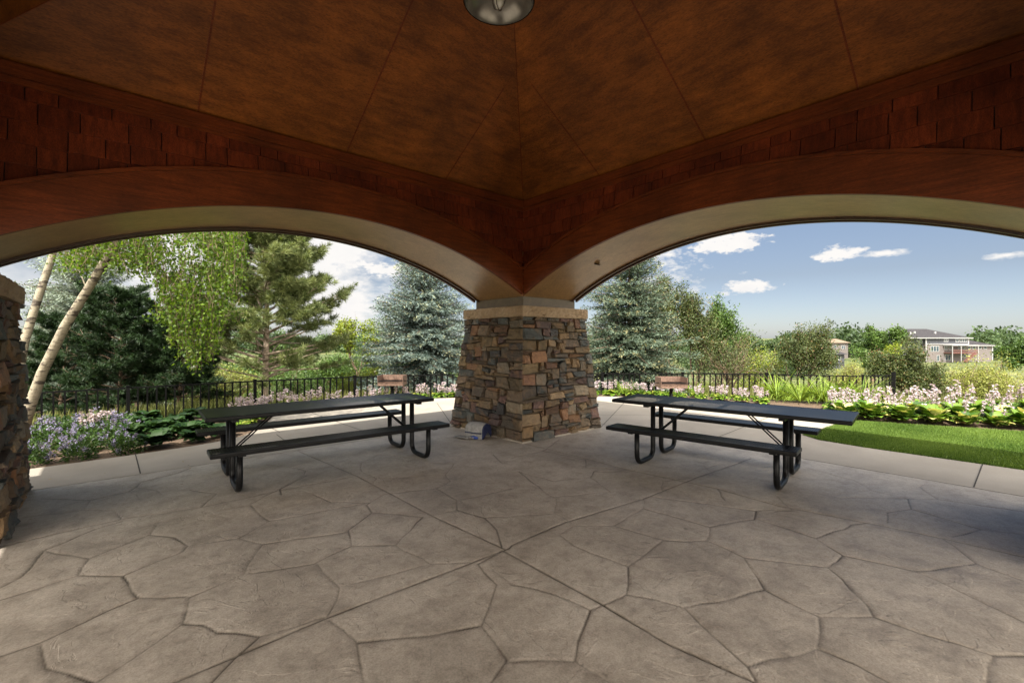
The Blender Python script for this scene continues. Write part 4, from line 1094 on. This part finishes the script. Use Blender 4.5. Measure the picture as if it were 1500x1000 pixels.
# dark spreading pines behind the left bed
pine(92, 12.6, 3.1, 1.25, 41, M['l_dark'], 'dark green pine leftmost beside the leaning birch trunk', .05, 1.3, .1, shape=lambda f: 1 - .55 * f, nd=30, tl=.12, low=.12, bark='bark')
pine(178, 12.0, 3.35, 1.30, 42, M['l_dark'], 'dark green pine in the middle of the three behind the left bed', .05, 1.4, -.1, shape=lambda f: 1 - .5 * f, nd=30, tl=.12, low=.16, bark='bark')
pine(262, 12.2, 2.9, 1.05, 43, M['l_dark'], 'dark green pine under the hanging birch leaves, rightmost of three', .05, 1.4, .1, shape=lambda f: 1 - .5 * f, nd=30, tl=.12, low=.2, bark='bark')
# broadleaved trees and shrubs beyond the fence
deciduous('maple_tree', 521, 20, zat(468, 20) + 1.9, 1.0, 51, M['l_lime'], 'yellow green young maple between the tall pine and the blue spruce', .11, 3600, low=.2, clump=.12)
deciduous('leafy_tree', 556, 30, zat(478, 30) + 2.9, 1.9, 52, M['l_green'], 'mid green round tree behind the yellow green maple', .12, 8000, low=.25)
deciduous('leafy_tree', 470, 26, zat(520, 26) + 2.2, 2.6, 53, M['l_green'], 'green tree low behind the tall pine', .12, 9000, low=.2)
deciduous('shrub', 330, 19, 2.3, 2.2, 54, M['l_gold'], 'yellowish shrub behind the bare pine branches', .09, 6000, 4, low=.15, cat='shrub', flat=.6)
deciduous('shrub', 440, 19, 1.9, 1.9, 55, M['l_green'], 'green shrub at the foot of the tall pine', .09, 6000, 4, low=.15, cat='shrub', flat=.6)
deciduous('shrub', 545, 18, 1.7, 1.4, 56, M['l_lime'], 'lime green shrub at the foot of the young maple', .08, 5000, 4, low=.15, cat='shrub', flat=.6)
deciduous('leafy_tree', 200, 24, 5.8, 3.4, 57, M['l_green'], 'green tree far behind the dark pines at left', .13, 9000, low=.2)
deciduous('crabapple_tree', 985, 19.5, zat(424, 19.5) + 2.0, 1.25, 61, M['l_crab'], 'tall bronze green crabapple just right of the blue spruce', .085, 14000, 2, low=.22, clump=.11)
deciduous('crabapple_tree', 1018, 19.0, zat(462, 19) + 2.0, 1.15, 62, M['l_crab'], 'shorter bronze green crabapple behind the right table', .085, 13000, 2, low=.2, clump=.12)
deciduous('ash_tree', 1052, 25, zat(446, 25) + 2.5, 1.35, 63, M['l_green'], 'light green ash tree with upright top right of the crabapples', .12, 12000, 2, low=.25, clump=.13, spread=.35)
deciduous('shrub', 1060, 18.5, zat(520, 18.5) + 1.9, 1.6, 64, M['l_crab'], 'bronze shrub below the ash tree behind the fence', .07, 7000, 5, low=.15, cat='shrub')
deciduous('shrub', 1112, 23, zat(510, 23) + 2.2, 1.3, 65, M['l_lime'], 'yellow green shrub between ash and crabapple', .09, 5500, 4, low=.15, cat='shrub')
deciduous('crabapple_tree', 1177, 21, zat(481, 21) + 2.0, 1.35, 66, M['l_crab'], 'rounded crabapple behind the daylilies at the fence end', .085, 19000, 3, low=.18, clump=.12)
deciduous('crabapple_tree', 1322, 19.5, zat(503, 19.5) + 2.0, 1.25, 67, M['l_crab'], 'broad crabapple in front of the large house', .085, 19000, 3, low=.15, clump=.12)
deciduous('willow_shrub', 1442, 19, zat(523, 19) + 2.0, 1.9, 68, M['l_gold'], 'feathery golden willow shrub below the house wing', .085, 11000, 7, low=.12, clump=.13, cat='shrub')
deciduous('willow_shrub', 1243, 27, zat(536, 27) + 2.4, 1.3, 69, M['l_gold'], 'small golden shrub seen between two crabapples', .09, 4500, 5, low=.12, cat='shrub')
deciduous('willow_shrub', 1390, 24, zat(552, 24) + 2.2, .9, 70, M['l_crab'], 'low bronze shrub left of the golden willow', .08, 3500, 5, low=.12, cat='shrub')
deciduous('leafy_tree', 1273, 92, zat(476, 92) + 5.4, 2.9, 71, M['l_green'], 'large green tree left of the large house, nearer to the tan roof', .42, 5200, low=.2, clump=.13)
deciduous('leafy_tree', 1294, 88, zat(473, 88) + 5.4, 3.5, 72, M['l_green'], 'large green tree left of the large house, tallest there', .42, 5600, low=.2, clump=.13)
deciduous('leafy_tree', 1279, 70, zat(503, 70) + 4.8, 3.4, 73, M['l_green'], 'round shrubby tree in front of the two large trees', .34, 5200, low=.15, clump=.13)
deciduous('leafy_tree', 1312, 84, zat(499, 84) + 5.2, 2.4, 74, M['l_lime'], 'bright green tree touching the left end of the large house', .36, 3600, low=.15, clump=.13)
deciduous('leafy_tree', 1512, 62, zat(487, 62) + 4.6, 3.1, 75, M['l_green'], 'dense dark green tree at the right edge beside the house wing', .32, 11000, low=.15, clump=.12)
# birch: two leaning white trunks, hanging twigs
def birch():
    rg = np.random.default_rng(77); bx, by = atd(40, 8.1); t = empty('birch_tree', (bx, by, 0), 0, 'leaning white birch with hanging bright green leaves at far left', 'tree'); O = Vector((bx, by, 0))
    def pt(px, py, d): x, y = atd(px, d); return Vector((x, y, zat(py, d))) - O
    g = Geo()
    g.tube([pt(30, 640, 8.1), pt(42, 600, 8.1), pt(62, 545, 8.0), pt(95, 478, 7.9), pt(128, 425, 7.8), pt(158, 375, 7.7), pt(186, 318, 7.6), pt(214, 240, 7.6), pt(235, 120, 7.6)], [.10, .085, .075, .07, .065, .058, .05, .04, .02], 12)
    g.tube([pt(10, 640, 8.5), pt(20, 590, 8.5), pt(36, 500, 8.6), pt(58, 430, 8.7), pt(76, 378, 8.8), pt(92, 300, 8.8), pt(108, 180, 8.8), pt(112, 60, 8.8)], [.085, .075, .068, .062, .056, .05, .04, .02], 12)
    for (a, b_, c_, r) in (((150, 388, 7.7), (185, 380, 7.8), (240, 400, 8.0), .02), ((186, 318, 7.6), (250, 300, 7.8), (330, 330, 8.0), .03), ((128, 425, 7.8), (118, 400, 7.9), (100, 370, 8.1), .015), ((205, 270, 7.6), (280, 240, 8), (370, 290, 8.4), .03)):
        g.tube([pt(*a), pt(*b_), pt(*c_)], [r, r * .6, r * .25], 6)
    C, Dd, T = [], [], []
    lim = [(60, 372), (100, 372), (130, 385), (170, 392), (200, 405), (225, 430), (245, 500), (262, 530), (285, 548), (305, 540), (322, 520), (335, 455), (350, 420), (362, 400)]
    xs_ = [a for a, b in lim]; ys_ = [b for a, b in lim]
    tw = Geo()
    for k in range(440):
        px = rg.uniform(85, 358) if k % 3 else rg.normal(292, 28); d = rg.uniform(7.4, 9.3); yl = np.interp(px, xs_, ys_) * rg.uniform(.90, 1.0)
        if rg.uniform() < .25: yl = rg.uniform(340, max(yl, 350))
        x, y = atd(px, d); zb = zat(yl, d); L = rg.uniform(.45, 1.5); n = int(L / .045)
        q = np.linspace(0, 1, n); ph = rg.uniform(0, 6.28)
        sx = x - bx + .05 * np.sin(q * 3 + ph) * (1 - q); sy = y - by + .05 * np.cos(q * 2.5 + ph) * (1 - q); sz = zb + L * (1 - q)
        if sz[0] > 3.9 + 1.5: continue
        tw.tube([(sx[0], sy[0], sz[0]), (sx[n // 2], sy[n // 2], sz[n // 2]), (sx[-1], sy[-1], sz[-1])], .0022, 3, cap=False)
        C.append(np.stack([sx, sy, sz], -1) + rg.normal(0, .035, (n, 3))); dd = rg.normal(0, .8, (n, 3)); dd[:, 2] -= .8; Dd.append(dd); T.append(np.clip(rg.normal(.45, .22) + rg.normal(0, .18, n), 0, 1))
    for k in range(560):       # bushier sprays nearer the branches
        px = rg.uniform(90, 350); py = rg.uniform(330, 395 if px < 230 else 470); c0 = pt(px, py, rg.uniform(7.4, 9.2)); n = rg.integers(8, 20)
        C.append(np.array(c0)[None] + rg.normal(0, .085, (n, 3))); dd = rg.normal(0, .9, (n, 3)); dd[:, 2] -= .5; Dd.append(dd); T.append(np.clip(rg.normal(.4, .2) + rg.normal(0, .15, n), 0, 1))
        e = c0 + Vector((rg.normal(0, .1), rg.normal(0, .1), .25)); tw.tube([tuple(c0 - Vector((0, 0, .08))), tuple(e)], .003, 3, cap=False)
    # the crown overhead: leaf masses on the upper branches
    for k in range(900):
        c0 = pt(150, 200, 8) + Vector((rg.normal(0, 1.5), rg.normal(0, 1.5), rg.normal(1.6, 1.2)))
        if c0.z < 3.6: continue
        n = 14; C.append(np.array(c0)[None] + rg.normal(0, .16, (n, 3))); dd = rg.normal(0, .8, (n, 3)); dd[:, 2] -= .8; Dd.append(dd); T.append(np.clip(rg.normal(.5, .2, n), 0, 1))
    C = np.concatenate(C); Dd = np.concatenate(Dd); T = np.concatenate(T); n = len(C); lv = Geo()
    lv.leaves(C, Dd, rg.normal(0, 1, (n, 3)), rg.uniform(.042, .075, n), rg.uniform(.032, .052, n), T)
    g.build('trunk', M['birch'], t, smooth=True); tw.build('twigs', M['bark'], t); lv.build('crown', M['l_birch'], t, use_tint=True)
birch()

# far wood along the horizon, and a middle belt
def wood_belt(name, d0, d1, a0, a1, n, h0, h1, leaf, mat, seed, label):
    rg = np.random.default_rng(seed); C, T = [], []
    for k in range(n):
        a = YAW + rg.uniform(a0, a1); d = rg.uniform(d0, d1); x, y = d * cos(a), d * sin(a); z = tz(x, y); h = rg.uniform(h0, h1) * (.8 + .3 * math.sin(a * 23) * math.sin(a * 51)); r = h * rg.uniform(.35, .55)
        m_ = 420; u = unit(rg.normal(0, 1, (m_, 3))) * rg.uniform(.65, 1.0, (m_, 1)) * (1 + .25 * np.sin(rg.uniform(0, 6) + 3 * rg.normal(0, 1, (m_, 1))))
        c = np.array([x, y, z + h * .5]) + u * np.array([r, r, h * .5]); C.append(c); T.append(np.clip(rg.normal(.5, .15) + rg.normal(0, .2, m_), 0, 1))
    C = np.concatenate(C); T = np.concatenate(T); n_ = len(C); g = Geo()
    g.leaves(C, rg.normal(0, 1, (n_, 3)), rg.normal(0, 1, (n_, 3)), leaf * rg.uniform(.6, 1.3, n_), leaf * .7, T)
    tag(g.build(name, mat, use_tint=True), label, 'wood', kind='stuff')
wood_belt('far_wood', 210, 300, -1.0, 1.0, 300, 9.0, 12.0, 1.15, M['l_far'], 81, 'far belt of mixed trees along the horizon')
wood_belt('thicket', 34, 60, .10, 1.0, 110, 2.6, 4.2, .26, M['l_green'], 82, 'green thicket on the slope behind the garden trees')
wood_belt('brush', 95, 170, -.57, -.28, 60, 3.0, 5.0, .55, M['l_far'], 83, 'hedgerow and brush on the far slope around the houses')

# tall grass and herbs on the slope beyond the fence
rg = np.random.default_rng(9); n = 90000; a = rg.uniform(-.95, 1.0, n) + YAW; r = 13.5 + rg.uniform(0, 1, n) ** 1.6 * 30; x = r * np.cos(a); y = r * np.sin(a)
R_ = np.sqrt(((x - PC[0]) / 1.25) ** 2 + (y - PC[1]) ** 2); k = R_ > 10.7; x, y, r = x[k], y[k], r[k]
tn = np.clip(.45 + .3 * np.sin(x * .8) * np.cos(y * .7) + rg.normal(0, .2, len(x)), 0, 1)
tag(blades('tall_grass', x, y, terrain(x, y) - .02, rg.uniform(.2, .55, len(x)), .02 + r * .0009, M['rough'], rg, .6, tn), 'tall dry meadow grass on the slope beyond the fence', 'grass', kind='stuff')

# ------------------------------------------------------------------ bedding plants
def strap_leaf(g, rg, a, L, w, lift, droop, tint, n=5, z0=.02, cup=.25):
    q = np.linspace(0, 1, n + 1); rad = L * q * (1 - .12 * q); z = z0 + L * (lift * q - droop * q ** 2.2); wd = w * np.sin(np.clip(q * .92 + .08, 0, 1) * pi) ** .7
    ca, sa = math.cos(a), math.sin(a); V = []
    for r_, zz, ww in zip(rad, z, wd):
        for s_, dz in ((-1, cup * ww * .5), (0, 0), (1, cup * ww * .5)): V.append((ca * r_ - sa * s_ * ww / 2, sa * r_ + ca * s_ * ww / 2, zz + dz))
    F_ = [(3 * i + j, 3 * i + 3 + j, 3 * i + 4 + j, 3 * i + 1 + j) for i in range(n) for j in range(2)]
    g.add(V, F_, tint=tint)
def hosta(seed, mat, flower, R=.30, nleaf=34, nst=7, name='hosta', sh=.5, tall=1.0):
    rg = np.random.default_rng(seed); t = empty(name); g = Geo()
    for k in range(nleaf):
        f = k / nleaf; strap_leaf(g, rg, rg.uniform(0, 6.28), R * rg.uniform(.75, 1.15) * (1 - .25 * f), R * rg.uniform(.42, .60), (.35 + .75 * f) * tall, .45 + .2 * f, float(np.clip(rg.normal(.52, .32), 0, 1)), z0=.03)
    g.build('leaves', mat, t, use_tint=True, smooth=True)
    if flower is not None:
        gs = Geo(); gf = Geo()
        for k in range(nst):
            a = rg.uniform(0, 6.28); h = rg.uniform(.8, 1.15) * sh; l = rg.uniform(.05, .25) * h * 1.2; r0 = rg.uniform(0, .5) * R
            p0 = Vector((cos(a) * r0, sin(a) * r0, .05)); p1 = p0 + Vector((cos(a) * l, sin(a) * l, h))
            gs.tube([p0, (p0 + p1) / 2 + Vector((0, 0, .02)), p1], .004, 4, cap=False)
            nf = 20; q = rg.uniform(.5, 1.02, nf); c = np.array(p0)[None] * (1 - q[:, None]) + np.array(p1)[None] * q[:, None]; dd = rg.normal(0, 1, (nf, 3)); dd[:, 2] = dd[:, 2] * .3 - .35
            gf.leaves(c, dd, rg.normal(0, 1, (nf, 3)), .058, .030, rg.uniform(0, 1, nf)); gf.leaves(c, dd + rg.normal(0, .2, (nf, 3)), rg.normal(0, 1, (nf, 3)), .052, .028, rg.uniform(0, 1, nf))
        gs.build('flower_stalks', M['stalk'], t); gf.build('flowers', flower, t, use_tint=True)
    return t
protos = {}
def use(key, maker, x, y, z, rz, sc, label, cat, group):
    if key not in protos:
        o = maker(); protos[key] = o; o.location = (x, y, z); o.rotation_euler = (0, 0, rz); o.scale = (sc,) * 3; tag(o, label, cat, group); return o
    return fast_copy(protos[key], (x, y, z), rz, sc, label, group)
rs = random.Random(3); NV = 4
def row(line, off, step, s0=0, s1=1e9):      # points offset outward from a polyline
    out = []; acc = 0; nxt = 0
    for (ax, ay), (bx_, by_) in zip(line, line[1:]):
        L = math.hypot(bx_ - ax, by_ - ay); nx_, ny_ = -(by_ - ay) / L, (bx_ - ax) / L
        while nxt <= acc + L:
            f = (nxt - acc) / L; x, y = ax + (bx_ - ax) * f + nx_ * off, ay + (by_ - ay) * f + ny_ * off
            if s0 <= nxt <= s1: out.append((x, y))
            nxt += step * rs.uniform(.85, 1.15)
        acc += L
    return out
EL = EDGE_L
def pxof(x, y):
    Xr = x * .749 - y * .6626; d = x * .6626 + y * .749; return 750 + F * Xr / d, d
# middle strip along the fence: flowering hostas; left: darker ones in shade; violet perennials far left
def violet(seed):
    rg = np.random.default_rng(seed); t = empty('catmint'); g = Geo(); f = Geo(); n = 520
    u = unit(rg.normal(0, 1, (n, 3))); u[:, 2] = np.abs(u[:, 2]); c = u * rg.uniform(.4, 1, (n, 1)) * np.array([.30, .30, .34])
    g.leaves(c, u + rg.normal(0, .6, (n, 3)), rg.normal(0, 1, (n, 3)), .065, .032, np.clip(rg.normal(.5, .25, n), 0, 1))
    m_ = 9
    for k in range(m_):
        v = unit(rg.normal(0, 1, 3)); v[2] = abs(v[2]) + .2; v = unit(v); c0 = v * np.array([.32, .32, .37]) * rg.uniform(.9, 1.12); nn = 26
        f.leaves(c0 + rg.normal(0, .022, (nn, 3)), rg.normal(0, 1, (nn, 3)), rg.normal(0, 1, (nn, 3)), .030, .024, rg.uniform(0, 1, nn))
    g.build('leaves', M['l_dkgreen'], t, use_tint=True); f.build('flowers', M['purple'], t, use_tint=True); return t
M['l_dkgreen'] = leafy('perennial_leaves', (.008, .028, .006), (.060, .115, .022), .25)
def lily(seed):
    rg = np.random.default_rng(seed); t = empty('daylily'); g = Geo()
    for k in range(110): strap_leaf(g, rg, rg.uniform(0, 6.28), rg.uniform(.45, .85), .022, rg.uniform(.75, 1.5), rg.uniform(.3, .95), float(np.clip(rg.normal(.5, .22), 0, 1)), n=6, cup=.5)
    g.build('leaves', M['l_lily'], t, use_tint=True, smooth=True); return t
nH = 0
def place_h(x, y, kind, R=1.0):
    global nH
    z = tz(x, y) + .03; v = rs.randrange(NV); rz = rs.uniform(0, 6.28); sc = rs.uniform(.85, 1.15) * R
    if kind == 'pink': use(('pink', v), lambda: hosta(100 + v, M['l_hosta'], M['flower'], .28, 40, 6, sh=.34), x, y, z, rz, sc, 'green hosta with pale pink flower spikes in the border along the fence', 'hosta', 'flowering hostas along the fence')
    elif kind == 'lawn': use(('lawn', v), lambda: hosta(200 + v, M['l_hosta2'], M['flower'], .30, 80, 2, sh=.5, tall=1.7), x, y, z, rz, sc, 'leafy green hosta with few pink flower spikes beside the lawn', 'hosta', 'hostas in the bed beside the lawn')
    elif kind == 'back': use(('back', v), lambda: hosta(400 + v, M['l_hosta'], M['flower'], .28, 38, 3, sh=.38), x, y, z, rz, sc, 'pink flowering hosta at the back of the bed beside the lawn', 'hosta', 'flowering hostas behind the lawn bed')
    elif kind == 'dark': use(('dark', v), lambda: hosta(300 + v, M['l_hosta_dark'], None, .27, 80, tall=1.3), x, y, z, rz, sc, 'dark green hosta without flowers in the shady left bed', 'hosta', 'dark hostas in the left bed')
for off in (.30, .68):
    for x, y in row(EL, off, .42):
        px, d = pxof(x, y)
        if 345 < px < 668 or 866 < px < 1122: place_h(x, y, 'pink', .95)
# left bed
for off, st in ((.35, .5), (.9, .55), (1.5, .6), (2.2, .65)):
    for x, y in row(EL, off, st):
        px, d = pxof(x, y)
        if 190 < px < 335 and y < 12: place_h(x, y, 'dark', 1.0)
for off, st in ((.28, .46), (.75, .5), (1.25, .5), (1.8, .55), (2.4, .6), (3.0, .6)):
    for x, y in row(EL, off, st):
        px, d = pxof(x, y)
        if -30 < px < 200 and y < 12.1:
            v = rs.randrange(NV); use(('vio', v), lambda: violet(500 + v), x, y, tz(x, y) + .02, rs.uniform(0, 6.28), rs.uniform(.62, .88), 'bushy perennial with violet flowers in the left bed', 'perennial', 'violet perennials in the left bed')
for x, y in row(EL, 2.6, .8):
    px, d = pxof(x, y)
    if 110 < px < 190: place_h(x, y, 'pink', .9)
# right bed beside the lawn
LE = [(10.75, 2.35), (11.05, 1.6), (11.65, .2), (12.25, -1.2), (12.95, -3)]
for off, kind, st in ((.25, 'lawn', .44), (.62, 'lawn', .46), (1.0, 'lawn', .42), (1.35, 'back', .36), (1.7, 'back', .40)):
    for x, y in row(LE, off, st): place_h(x, y, kind, 1.0)
# daylilies
for i, (px, d) in enumerate(((1138, 11.9), (1172, 11.4), (1205, 11.2), (1190, 12.2), (1233, 11.0), (1262, 10.9), (1150, 12.7), (915, 12.9), (1020, 13.0))):
    x, y = atd(px, d); v = i % 2
    use(('lily', v), lambda: lily(600 + v), x, y, tz(x, y) + .02, rs.uniform(0, 6), .62 if px < 1100 else rs.uniform(.85, 1.05), 'arching daylily clump without flowers at the fence behind the right table' if 1100 < px else ('small daylily clump among the hostas right of the pier' if px < 1000 else 'small daylily clump behind the pedestal grill'), 'daylily', 'daylily clumps by the fence' if px > 1100 else None)

# small round fixture in the soffit near the stone pier
g = Geo(); fx = (1.9, 3.55); g.lathe([(.001, -.016), (.05, -.015), (.055, 0)], (0, 0, 0), 20)
fo = g.build('soffit_light', M['iron'], pav, smooth=True); fo.location = (3.5, 1.9, zint(1.9) - .004); fo.rotation_euler = (math.asin(1.9 / RR), 0, 0)

# dry leaf bits and petals blown along the joints and bed edges
rg = np.random.default_rng(55); n = 170; i = rg.integers(5, len(EDGE_L) - 5, n); ex = np.array([EDGE_L[k][0] for k in i]); ey = np.array([EDGE_L[k][1] for k in i])
f = rg.uniform(0, 1, n) ** 2; x = ex + (3.4 - ex) * f * .62 + rg.normal(0, .18, n); y = ey + (3.6 - ey) * f * .62 + rg.normal(0, .18, n)
k = (np.hypot(x - 5.64, y - 6.02) > 1.35); x, y = x[k], y[k]; n = len(x); g = Geo()
g.leaves(np.stack([x, y, np.full(n, .006)], -1), np.stack([rg.normal(0, 1, n), rg.normal(0, 1, n), np.full(n, .12)], -1), np.stack([rg.normal(0, .2, n), rg.normal(0, .2, n), np.ones(n)], -1), rg.uniform(.015, .04, n), rg.uniform(.010, .022, n), rg.uniform(0, 1, n))
tag(g.build('leaf_litter', leafy('dry_leaf_bits', (.06, .04, .02), (.30, .22, .10), .1), use_tint=True), 'scattered dry leaf bits and petals on the concrete by the beds', 'litter', kind='stuff')
